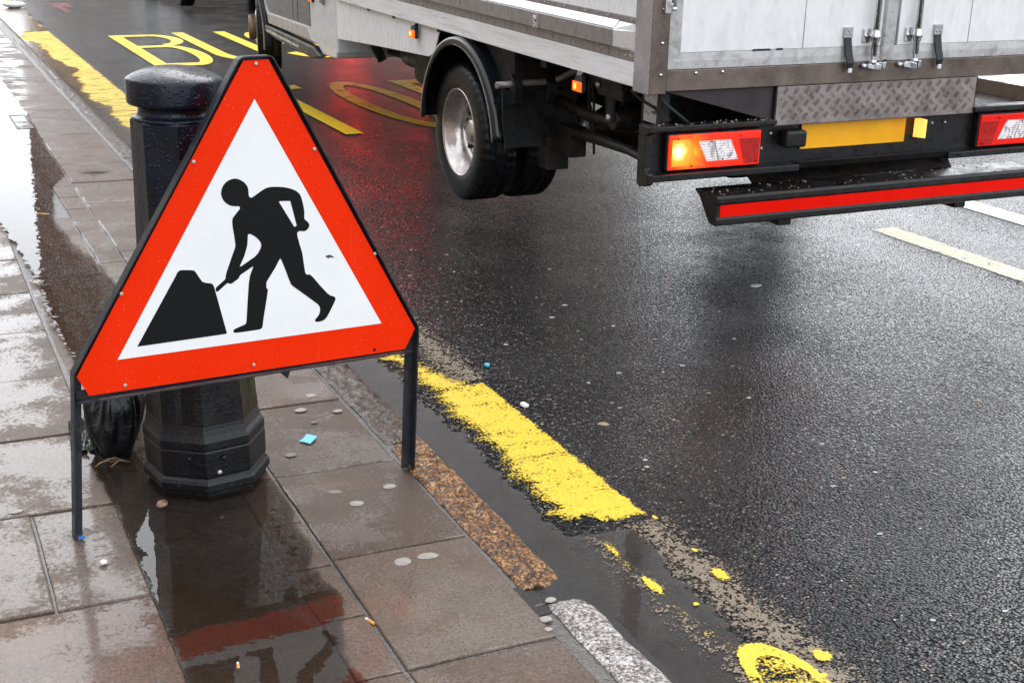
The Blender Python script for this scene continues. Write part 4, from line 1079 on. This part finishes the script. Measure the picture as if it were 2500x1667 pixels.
# under-run bar with step and reflective tape
mb = MB(); prof = [(.062, .452), (.060, .458), (-.094, .458), (-.104, .450), (-.104, .428), (-.100, .424), (-.100, .374), (-.106, .368), (-.106, .346), (-.098, .341), (-.060, .341), (-.045, .350), (.030, .436), (.050, .445)]
mb.prism(prof, 'x', .262, 1.878); ur = mb.build('underrun_bar', MAT['black_plastic'], lor, .003)
MB().box((.278, -.1022, .376), (1.862, -.1003, .4225)).build('red_tape', MAT['red_tape'], ur)
mb = MB()
for x in (.60, 1.50):
    mb.box((x, -.04, .30), (x + .06, .10, .345)); mb.prism([(.05, .45), (.10, .50), (.5, .72), (.5, .62), (.12, .40)], 'x', x, x + .05)
mb.prism([(.045, .4585), (.120, .500), (.215, .505), (.215, .470)], 'x', .60, 1.54)
mb.build('underrun_bracket', MAT['chassis'], lor, .003, each=True)
mb = MB(); random.seed(9)
for _ in range(90):
    x, y = random.uniform(.28, 1.85), random.uniform(-.09, .05); s_ = random.uniform(.0012, .005); a = random.uniform(0, 3)
    mb.box((-s_, -s_ * .35, 0), (s_, s_ * .35, s_ * .5), M=Matrix.Translation((x, y, .4582)) @ Matrix.Rotation(a, 4, 'Z'))
for _ in range(40):
    x, y = random.uniform(.03, .56), random.uniform(-.015, .04); s_ = random.uniform(.001, .003)
    mb.box((-s_, -s_ * .5, 0), (s_, s_ * .5, s_), M=Matrix.Translation((x, y, .7222)))
tag(mb.build('road_dirt', simple('straw_coloured_dirt', (.40, .30, .20), .6), ur), kind='stuff')

# dark pressings between sill and light bar
mb = MB()
mb.add([(.075, .012, .846), (.56, .012, .846), (.56, .012, .712), (.075, .20, .846), (.56, .20, .846), (.56, .2, .712)], [(0, 1, 2), (3, 5, 4), (0, 3, 4, 1), (1, 4, 5, 2), (2, 5, 3, 0)])
mb.build('gusset_plate', simple('dusty_dark_panel', (.045, .036, .038), .42, .2, .3, 10, .2, 80), lor, .002)
mb = MB(); mb.box((.085, .06, .70), (.125, .09, .849)); mb.box((W - .125, .06, .70), (W - .085, .09, .849)); mb.box((.16, .32, .50), (.60, .335, .848))
mb.build('bar_hanger', MAT['black_plastic'], lor, .002, each=True)
mb = MB(); mb.tube([(.06, .05, .845), (.085, .03, .80), (.15, .02, .75), (.20, .03, .715)], .007, 8); mb.tube([(.02, .18, .835), (.05, .16, .80), (.11, .12, .76), (.15, .09, .72)], .006, 8)
mb.build('lamp_cable', MAT['strap'], lor, each=True)
bx('galvanised_plate', 'galv', ((.150, .165, .690), (.154, .30, .848)), bevel=.001)

# chassis, axle, springs
bx('chassis_rail', 'chassis', ((.62, .10, .60), (.69, 7.3, .78)))
bx('chassis_rail', 'chassis', ((W - .69, .10, .60), (W - .62, 7.3, .78)))
mb = MB()
for y in (.4, 1.1, 1.9, 2.8, 3.7): mb.box((.1, y, .79), (W - .1, y + .06, .90))
for y in (.9, 2.6, 4.4): mb.box((.69, y, .62), (W - .69, y + .08, .74))
mb.build('cross_member', MAT['chassis'], lor, .003, each=True)
for s in (0, 1):
    X = .30 if s == 0 else W - .36
    mb = MB()
    for k in range(4):
        rings = []
        hl = 1.13 - .19 * k
        for i in range(17):
            t = -1 + 2 * i / 16; y = 1.99 + hl * t; z = .36 - .016 * k + .22 * (t * hl / 1.13) ** 2
            rings.append([(X, y, z - .007), (X + .07, y, z - .007), (X + .07, y, z + .007), (X, y, z + .007)])
        mb.loft(rings)
    mb.box((X - .005, 1.93, .26), (X + .075, 2.05, .41)); mb.build('leaf_spring', MAT['chassis'], lor)
    mb = MB()
    mb.lathe([(X - .012, .034), (X + .082, .034)], 16, 'x', (0, .86, .585)); mb.box((X - .01, .83, .585), (X + .005, .89, .72)); mb.box((X + .065, .83, .585), (X + .08, .89, .72))
    mb.lathe([(X - .02, .02), (X + .09, .02)], 14, 'x', (0, .86, .72)); mb.box((X - .03, .70, .715), (X + .30, 1.02, .79))
    mb.build('spring_shackle', MAT['chassis'], lor, .006)
mb = MB()
mb.loft([[(.14, .44, .82), (.14, .70, .82), (.14, .68, .735), (.14, .46, .735)], [(.34, .44, .80), (.34, .72, .80), (.34, .70, .72), (.34, .46, .72)]]); 
mb.lathe([(.16, .045), (.24, .058), (.34, .052)], 18, 'x', (0, .575, .645)); mb.box((.15, .55, .64), (.165, .61, .74))
mb.build('shock_mount', MAT['chassis'], lor, .012)
mb = MB()
for c in ((.138, .665, .78), (.148, .58, .655), (.148, .215, .83), (.148, .215, .745)): mb.lathe([(-.012, .004), (-.008, .014), (0, .017)], 12, 'x', c)
mb.build('mount_bolt', MAT['rivet'], lor, each=True)
mb = MB(); mb.tube([(.30, 1.25, .47), (.27, .90, .50), (.20, .50, .53), (.14, .10, .535)], [.026, .026, .020, .018], 10); mb.tube([(.30, 1.35, .60), (.28, 1.0, .585), (.26, .62, .61)], .028, 12); mb.box((.27, 1.18, .36), (.36, 1.30, .50)); mb.box((.22, 1.30, .28), (.33, 1.40, .44))
mb.tube([(.26, 1.10, .74), (.275, 1.14, .64), (.28, 1.2, .56)], .008, 6); mb.tube([(.27, 1.0, .75), (.285, 1.03, .64), (.29, 1.0, .50)], .009, 6); mb.tube([(.25, .93, .74), (.27, .95, .64), (.28, .95, .42)], .007, 6)
mb.build('tow_arm', MAT['chassis'], lor, .022, 3)
mb = MB(); mb.lathe([(.30, .055), (.82, .06), (.95, .13), (1.07, .16), (1.19, .13), (1.32, .06), (W - .30, .055)], 20, 'x', (0, 1.99, .35)); mb.build('rear_axle', MAT['chassis'], lor)
mb = MB(); mb.tube([(1.07, 1.95, .42), (1.07, 5.8, .52)], .05, 12); mb.build('prop_shaft', MAT['chassis'], lor)
mb = MB(); mb.tube([(.40, 5.2, .45), (.40, 4.6, .47), (.42, 4.2, .50), (.44, 3.2, .52)], .032, 12); mb.lathe([(3.0, .04), (3.04, .085), (3.72, .085), (3.76, .04)], 18, 'y', (.42, 0, .535)); mb.build('exhaust', MAT['chassis'], lor)
mb = MB(); mb.tube([(.20, 4.32, .93), (.22, 4.22, .80), (.27, 4.12, .60), (.33, 4.05, .45)], .032, 10); mb.build('filler_hose', MAT['strap'], lor)
o = bx('fuel_tank', 'chassis', ((.30, 2.55, .40), (.62, 3.40, .70)), bevel=.05, seg=4)
bx('frost_tank', 'grp', ((.34, 2.45, .46), (.60, 2.90, .72)), bevel=.06, seg=4)
# white side guard
mb = MB(); mb.prism([(4.05, .851), (4.05, .60), (3.35, .640), (2.38, .690), (2.30, .72), (2.22, .851)], 'x', .024, .030); mb.build('side_guard', MAT['grp'], lor, .001)
mb = MB(); mb.prism([(4.05, .851), (4.05, .60), (2.38, .690), (2.22, .851)], 'x', W - .030, W - .024); mb.build('side_guard', MAT['grp'], lor, .001)
bx('front_bulkhead', 'silver_cab', ((.20, 4.10, .56), (W - .2, 4.14, .93)))
mb = MB()
for y in (3.35, 2.9, 2.2): mb.box((.004, y, .838), (.018, y + .012, .8515))
mb.build('rail_clip', MAT['chassis'], lor, each=True)
# side marker lamps hanging from the rail
for y, k in ((2.53, 1), (.562, 1)):
    mb = MB(); mb.loft([[(-.004, y - .028, .852), (.016, y - .028, .852), (.016, y + .028, .852), (-.004, y + .028, .852)], [(-.012, y - .020, .838), (.012, y - .020, .838), (.012, y + .020, .838), (-.012, y + .020, .838)], [(-.014, y - .036, .812), (.008, y - .036, .812), (.008, y + .036, .812), (-.014, y + .036, .812)], [(-.012, y - .040, .770), (.006, y - .040, .770), (.006, y + .040, .770), (-.012, y + .040, .770)]])
    ml = mb.build('marker_lamp', MAT['black_plastic'], lor, .003)
    MB().box((-.022, y - .038, .772), (-.0125, y + .038, .813)).build('marker_lens', MAT['marker_amber'], ml, .004)
    m_ = MB(); m_.box((-.0232, y - .000, .784), (-.0222, y + .018, .804)); m_.build('marker_led', MAT['marker_core'], ml)

# rear mudguards, flaps and their rods
for s in (0, 1):
    Ms = None if s == 0 else Matrix.Translation((W, 0, 0)) @ Matrix.Scale(-1, 4, (1, 0, 0))
    cy, cz, r = 1.875, .345, .500
    mb = MB(); rings = []
    for i in range(45):
        a = R(4 + (172 - 4) * i / 44) 
        e = r if a < R(90) else r
        rx_ = .512 if a < math.pi / 2 else .515
        c, q = math.cos(a), math.sin(a)
        def pt(x, d): return (x, cy + (rx_ + d) * c, cz + (.503 + d) * q)
        rings.append([pt(-.022, -.046), pt(-.030, -.040), pt(-.030, -.016), pt(-.024, -.004), pt(-.004, .002), pt(.36, .004), pt(.50, 0), pt(.50, -.008), pt(.0, -.008), pt(-.012, -.02), pt(-.014, -.044)])
    mb.loft(rings, True, True, True, 0, Ms)
    mb.build('mudguard', MAT['gloss_black'], lor)
    mb = MB(); mb.loft([[(.0, 1.350, .66), (.39, 1.350, .655), (.39, 1.362, .655), (.0, 1.362, .66)], [(.0, 1.345, .52), (.39, 1.345, .52), (.39, 1.357, .52), (.0, 1.357, .52)], [(.012, 1.335, .390), (.392, 1.335, .397), (.392, 1.347, .397), (.012, 1.347, .390)]], True, True, False, 0, Ms)
    mb.build('mud_flap', MAT['black_plastic'], lor, .002)
    mb = MB(); mb.box((.06, 1.352, .66), (.40, 1.70, .848), M=Ms); mb.build('arch_liner', MAT['chassis'], lor)
    mb = MB(); pts = [(-.038, 1.34, .687), (.05, 1.34, .690), (.23, 1.34, .694), (.265, 1.335, .699), (.29, 1.30, .72), (.315, 1.22, .76), (.33, 1.15, .80)]
    if Ms: pts = [tuple(Ms @ Vector(p)) for p in pts]
    mb.tube(pts, .0155, 12); mb.build('flap_rod', simple('grey_tube', (.20, .18, .175), .35, .3, .2, 20), lor)
    mb = MB()
    for x in (.062, .235): mb.loft([[(x - .022, 1.315, .60), (x + .026, 1.315, .60), (x + .026, 1.345, .60), (x - .022, 1.345, .60)], [(x - .022, 1.308, .69), (x + .026, 1.308, .69), (x + .026, 1.36, .69), (x - .022, 1.36, .69)], [(x - .03, 1.335, .735), (x + .016, 1.335, .735), (x + .016, 1.37, .735), (x - .03, 1.37, .735)]], True, True, False, 0, Ms)
    mb.build('flap_bracket', MAT['black_plastic'], lor, .004, each=True)

# wheels
def tyre_mesh(x0, x1, r, ri=.222, flip=1):
    w_ = x1 - x0
    prof = [(x0 + .010, ri), (x0 + .004, ri + .010), (x0 + .002, ri + .03), (x0, ri + .065), (x0 + .004, r - .035), (x0 + .014, r - .012), (x0 + .026, r - .002), (x0 + w_ * .32, r), (x0 + w_ * .34, r - .008), (x0 + w_ * .38, r - .008), (x0 + w_ * .40, r), (x0 + w_ * .60, r), (x0 + w_ * .62, r - .008), (x0 + w_ * .66, r - .008), (x0 + w_ * .68, r), (x1 - .026, r - .002), (x1 - .014, r - .012), (x1 - .004, r - .035), (x1, ri + .06), (x1 - .010, ri)]
    def mod(i, j):
        if i in (5, 6) or i in (14, 15, 16): return -.007 if j % 4 == 0 else 0
        if i in (7, 10, 11): return -.006 if (j + i) % 5 == 0 else 0
        return 0
    m_ = MB(); m_.lathe(prof, 176, 'x', (0, 0, 0), True, 0, False, None, mod); return m_
def rim_mesh(dish):
    m_ = MB()
    m_.lathe([(.012, .226), (.006, .2245), (.005, .219), (.014, .213), (.028, .207), (.034, .200), (.060, .190), (.066, .182), (.10, .177), (dish, .172), (dish + .004, .160), (dish, .150), (dish - .012, .120), (dish - .016, .090), (dish - .004, .078), (dish - .030, .070), (dish - .055, .060), (dish - .060, .03), (dish - .06, .001)], 72, 'x', (0, 0, 0), True, 0, False)
    return m_
def add_wheel(c, dual, s, steer=0.0):
    wh = bpy.data.objects.new('wheel', None); COL.objects.link(wh); wh.parent = lor; wh.location = c
    wh.rotation_euler = (0, 0, steer + (0 if s == 0 else math.pi))
    if dual:
        tyre_mesh(0, .205, .35).build('tyre', MAT['rubber'], wh); tyre_mesh(.245, .450, .35).build('tyre', MAT['rubber'], wh)
        rim_mesh(.125).build('rim', MAT['rim'], wh)
        m_ = MB()
        for k in range(8):
            a = 2 * math.pi * k / 8 + .2; m_.lathe([(.116, .021), (.1185, .021)], 16, 'x', (0, .137 * math.cos(a), .137 * math.sin(a)))
        m_.build('hand_hole', MAT['hole'], wh, each=True)
        m_ = MB()
        for k in range(6):
            a = 2 * math.pi * k / 6; m_.lathe([(.085, .011), (.106, .012)], 6, 'x', (0, .100 * math.cos(a), .100 * math.sin(a)))
        m_.build('wheel_nut', MAT['chassis'], wh, each=True)
        MB().lathe([(.13, .17), (.45, .17)], 32, 'x').build('brake_drum', MAT['chassis'], wh)
    else:
        tyre_mesh(0, .205, .35).build('tyre', MAT['rubber'], wh)
        m_ = MB(); m_.lathe([(.012, .226), (.004, .2235), (.006, .214), (.022, .205), (.026, .195), (.010, .175), (-.004, .145), (-.010, .110), (-.014, .100)], 64, 'x', caps=False); m_.build('rim', MAT['rim'], wh)
        m_ = MB()
        for k in range(16):
            a = 2 * math.pi * k / 16
            m_.lathe([(-.006, .013), (.010, .013)], 12, 'x', (.006, .172 * math.cos(a), .172 * math.sin(a)))
        m_.build('slot', MAT['hole'], wh, each=True)
        MB().lathe([(-.012, .104), (-.040, .104), (-.060, .100), (-.066, .092), (-.069, .06), (-.070, .001)], 40, 'x').build('hub_cap', MAT['hub_brown'], wh)
        MB().lathe([(.03, .19), (.2, .19)], 32, 'x').build('brake_drum', MAT['chassis'], wh)
    return wh
add_wheel((.03, 1.992, .352), True, 0); add_wheel((W - .03, 1.992, .352), True, 1)
FW = (.17, 6.84, .385)
add_wheel(FW, False, 0, R(-14)); add_wheel((W - .17, 6.84, .385), False, 1, R(-14))
mb = MB(); mb.lathe([(.34, .05), (W - .34, .05)], 14, 'x', (0, 6.84, .36)); mb.build('front_axle', MAT['chassis'], lor)

# cab
CX = .045
cab = MB()
side = [(4.13, .50), (4.16, .455), (4.46, .445), (4.60, .50), (5.90, .505), (6.02, .60), (6.12, .76), (6.34, .90), (6.84, .95), (7.20, .88), (7.36, .76), (7.42, .68), (7.80, .64), (7.90, .76), (7.88, .92), (7.75, 1.10), (7.28, 1.32), (6.40, 2.10), (6.15, 2.32), (4.13, 2.36)]
rings = []
for x, k in ((CX, .25), (CX + .05, .45), (CX + .20, 1), (W - CX - .20, 1), (W - CX - .05, .45), (W - CX, .25)): rings.append([(x, y if y < 7.3 else 7.3 + (y - 7.3) * k, z if y < 7.3 else z) for y, z in side])
cab.loft(rings); cabo = cab.build('cab', MAT['silver_cab'], lor, .012, 2)
for s in (0, 1):
    x0, x1 = (CX - .004, CX + .02) if s == 0 else (W - CX - .02, W - CX + .004)
    mb = MB(); mb.prism([(4.74, .605), (5.885, .595), (5.98, .66), (6.10, .86), (6.35, 1.0), (6.45, 1.25), (4.74, 1.25)], 'x', x0, x1); dd = mb.build('cab_door', MAT['dark_cab'], cabo, .005)
    mb = MB(); mb.prism([(4.80, 1.26), (6.40, 1.26), (6.05, 2.0), (4.85, 2.05)], 'x', x0 - .001, x1 + .001); mb.build('cab_window', MAT['glass'], cabo, .004)
    mb = MB(); mb.box((x0 - .0015, 5.05, .61), (x1 + .0015, 5.056, 1.24)); mb.box((x0 - .0015, 5.18, .61), (x1 + .0015, 5.184, 1.24)); mb.build('door_shut_line', MAT['hole'], dd, each=True)
    mb = MB(); mb.prism([(4.70, .515), (5.90, .512), (5.93, .59), (4.80, .598)], 'x', x0 - .006, x1 + .001); mb.build('sill_panel', simple('dusty_silver_sill', (.46, .42, .40), .32, .1, .15, 8, .1, 60, (.2, .15, .11), .5, 7) if s == 0 else MAT['alu_dull'], cabo, .006)
    mb = MB(); mb.prism([(4.44, .438), (4.62, .485), (5.92, .500), (5.94, .455), (5.6, .425), (4.60, .405)], 'x', x0 - .03, x1 + .01); mb.build('step_sill', MAT['black_plastic'], cabo, .010)
    mb = MB(); mb.prism([(4.95, .452), (5.85, .472), (5.85, .455), (4.95, .436)], 'x', x0 - .034, x0 - .028); mb.build('step_trim', MAT['stainless'], cabo, .002)
    mb = MB(); rings = []
    for i in range(25):
        a = R(92 + 96 * i / 24); c, q = math.cos(a), math.sin(a)
        rings.append([(x0 - .012, 6.74 + .76 * c, .37 + .56 * q), (x0 - .012, 6.74 + .69 * c, .37 + .50 * q), (x0 + .035, 6.74 + .68 * c, .37 + .46 * q), (x0 + .035, 6.74 + .76 * c, .37 + .56 * q)])
    mb.loft(rings, True, True, True); mb.build('wheel_arch', MAT['black_plastic'], cabo)
    mb = MB(); mb.box((.30 if s == 0 else W - .55, 7.80, .75), (.55 if s == 0 else W - .30, 7.905, .92)); mb.build('headlight', MAT['clear_lens'], cabo, .01)
mb = MB(); 
mb.add([(.2, 7.30, 1.335), (W - .2, 7.30, 1.335), (W - .25, 6.44, 2.09), (.25, 6.44, 2.09)], [(0, 1, 2, 3)]); mb.build('windscreen', MAT['glass'], cabo, fix=False)
y = 4.66; ml = MB().box((CX - .018, y - .03, .775), (CX - .001, y + .05, .835)).build('marker_lamp', MAT['black_plastic'], lor, .004)
MB().box((CX - .026, y - .026, .778), (CX - .0185, y + .046, .832)).build('marker_lens', MAT['marker_amber'], ml, .003)
MB().box((CX - .0275, y + .006, .790), (CX - .0265, y + .026, .815)).build('marker_led', MAT['marker_core'], ml)
mb = MB(); mb.lathe([(-.012, .012), (0, .026), (.01, .028)], 16, 'x', (CX - .004, 4.40, .80)); mb.box((CX - .03, 4.375, .79), (CX - .004, 4.425, .90)); mb.build('door_check', MAT['alu_dull'], lor, .008)

# ------------------------------------------------------------------ black car ahead, lamps off; hidden red car, inferred from red light on the road
MAT['car_black'] = simple('black_car_paint', (.008, .009, .011), .10, 0, .2, 5, 0, 50, coat=1.0)
MAT['car_red'] = simple('red_car_paint', (.35, .01, .008), .15, 0, .1, 5, 0, 50, coat=1.0)
MAT['brake'] = emit('lit_brake_lamp', (1.0, .018, .003), 17.0, (.8, .02, .01))
MAT['brake_off'] = simple('unlit_red_lamp', (.35, .008, .005), .15)
def build_car(car, paint_, lampm):
    mb = MB()
    cs_ = [(0.06, .26), (.0, .42), (.02, .70), (.10, .90), (.30, 1.02), (.75, 1.42), (2.5, 1.45), (3.3, .98), (4.3, .82), (4.42, .5), (4.35, .22), (3.85, .20), (3.75, .5), (3.45, .62), (3.15, .5), (3.05, .2), (1.25, .2), (1.15, .5), (.85, .62), (.55, .5), (.45, .22)]
    mb.loft([[(x, y, z if z < 1.1 else z) for y, z in cs_] for x in (.0, .02, 1.78, 1.80)]); cb = mb.build('car_body', paint_, car, .03, 3)
    mb = MB(); mb.prism([(.05, .22), (-.03, .30), (-.03, .52), (.03, .56), (.10, .5)], 'x', .02, 1.78); mb.build('bumper', paint_, car, .02)
    mb = MB(); mb.box((.1, .3, .14), (1.7, 4.2, .24)); mb.build('underbody', MAT['chassis'], car)
    for x in (.0, 1.80):
        a, b_ = (-.012, .006) if x == 0 else (1.794, 1.812)
        mb = MB(); mb.prism([(.85, 1.03), (2.95, 1.03), (2.45, 1.38), (.95, 1.38)], 'x', a, b_); mb.build('side_window', MAT['glass'], car)
        for yc in (.85, 3.45):
            wz = bpy.data.objects.new('wheel', None); COL.objects.link(wz); wz.parent = car; wz.location = (.0 if x == 0 else 1.8, yc, .31); wz.rotation_euler = (0, 0, 0 if x == 0 else math.pi)
            MB().lathe([(.01, .2), (.0, .22), (.004, .28), (.02, .31), (.18, .31), (.19, .2)], 40, 'x').build('tyre', MAT['rubber'], wz)
            MB().lathe([(.008, .2), (.02, .19), (.03, .05), (.02, .001)], 30, 'x').build('rim', MAT['rim'], wz)
    for x in (.04, 1.46):
        MB().box((x, -.018, .66), (x + .30, .05, .84)).build('brake_lamp', lampm, car, .02)
    mb = MB(); mb.add([(.25, .305, 1.03), (1.55, .305, 1.03), (1.45, .74, 1.40), (.35, .74, 1.40)], [(0, 1, 2, 3)]); mb.build('rear_window', MAT['glass'], car, fix=False)

build_car(thing('car', (3.66, 17.45, roadz(4.4)), 'black car standing just ahead of the lorry, only its rear bumper showing', 'car'), MAT['car_black'], MAT['brake_off'])
build_car(thing('car', (5.95, 18.6, roadz(6.8)), 'red car with lit brake lamps beyond the lorry in the next lane', 'car'), MAT['car_red'], MAT['brake'])

# ------------------------------------------------------------------ terrace across the street (seen in the wet surfaces)
MAT['portland'] = simple('portland_stone', (.44, .38, .33), .7, 0, .15, 1.2, .2, 20, (.16, .13, .11), .5, .6)
MAT['brickred'] = simple('red_brown_brick', (.24, .12, .08), .75, 0, .2, 2, .3, 30)
MAT['slate'] = simple('dark_slate', (.05, .05, .055), .5, 0, .3, 3)
MAT['winglass'] = simple('window_glass', (.80, .87, .94), .05, .9, .15, .5)
def terrace(x, y0, y1, floors, fh, bay, mat, label, win=True, east=1):
    t = thing('terrace', (x, y0, zf + .115), label, 'building')
    H = floors * fh + 1.2; L = y1 - y0
    MB().box((0, 0, 0), (9, L, H), M=Matrix.Translation((0 if east > 0 else -9, 0, 0))).build('facade_wall', MAT[mat], t)
    mb = MB()
    for k in range(1, floors + 1): mb.box((-.25, -.1, k * fh - .18), (-.003, L + .1, k * fh + .05))
    mb.box((-.5, -.2, H - .5), (-.0035, L + .2, H + .1)); mb.build('cornice', MAT[mat], t, each=True)
    nb = int(L / bay)
    mb = MB()
    for i in range(nb + 1): mb.box((-.30, i * bay - .22, 0), (-.004, i * bay + .22, H - .51))
    mb.build('pilaster', MAT[mat], t, each=True)
    w0 = None
    for k in range(floors if win else 0):
        for i in range(nb):
            yc = (i + .5) * bay; z0_ = k * fh + .5; hh = fh - .95; ww = bay * .80
            if w0 is None:
                m_ = MB(); m_.box((-.06, -ww / 2, 0), (-.005, ww / 2, hh)); w0 = m_.build('window', MAT['winglass'], t)
                m_ = MB()
                for q in (-1, 0, 1): m_.box((-.10, q * ww / 2 - .05, 0), (-.0605, q * ww / 2 + .05, hh))
                for q in (0, .5, 1): m_.box((-.0995, -ww / 2, q * hh - .05), (-.061, ww / 2, q * hh + .05))
                f0 = m_.build('glazing_bars', MAT['whitebit'], w0); w0.location = (0, yc, z0_)
            else:
                c = w0.copy(); COL.objects.link(c); c.parent = t; c.location = (0, yc, z0_)
                d = f0.copy(); COL.objects.link(d); d.parent = c
    MB().box((.2, .2, H + .1), (8.5, L - .2, H + 2.2), M=Matrix.Translation((0 if east > 0 else -8.7, 0, 0))).build('roof', MAT['slate'], t, .6, 1)
terrace(11.4, 33, 56, 8, 3.5, 2.2, 'portland', 'stone terrace with pilasters and tall sash windows across the street')
terrace(11.4, 56.3, 84, 8, 3.7, 3.0, 'portland', 'pale stone terrace with broad windows beyond the nearer stone one')
terrace(11.4, 84.3, 127, 9, 3.7, 3.4, 'brickred', 'tallest terrace of red brick at the far end of the street')
terrace(-9.5, -8, 75, 2, 3.4, 2.8, 'portland', 'long stone terrace along the near pavement', False, -1)
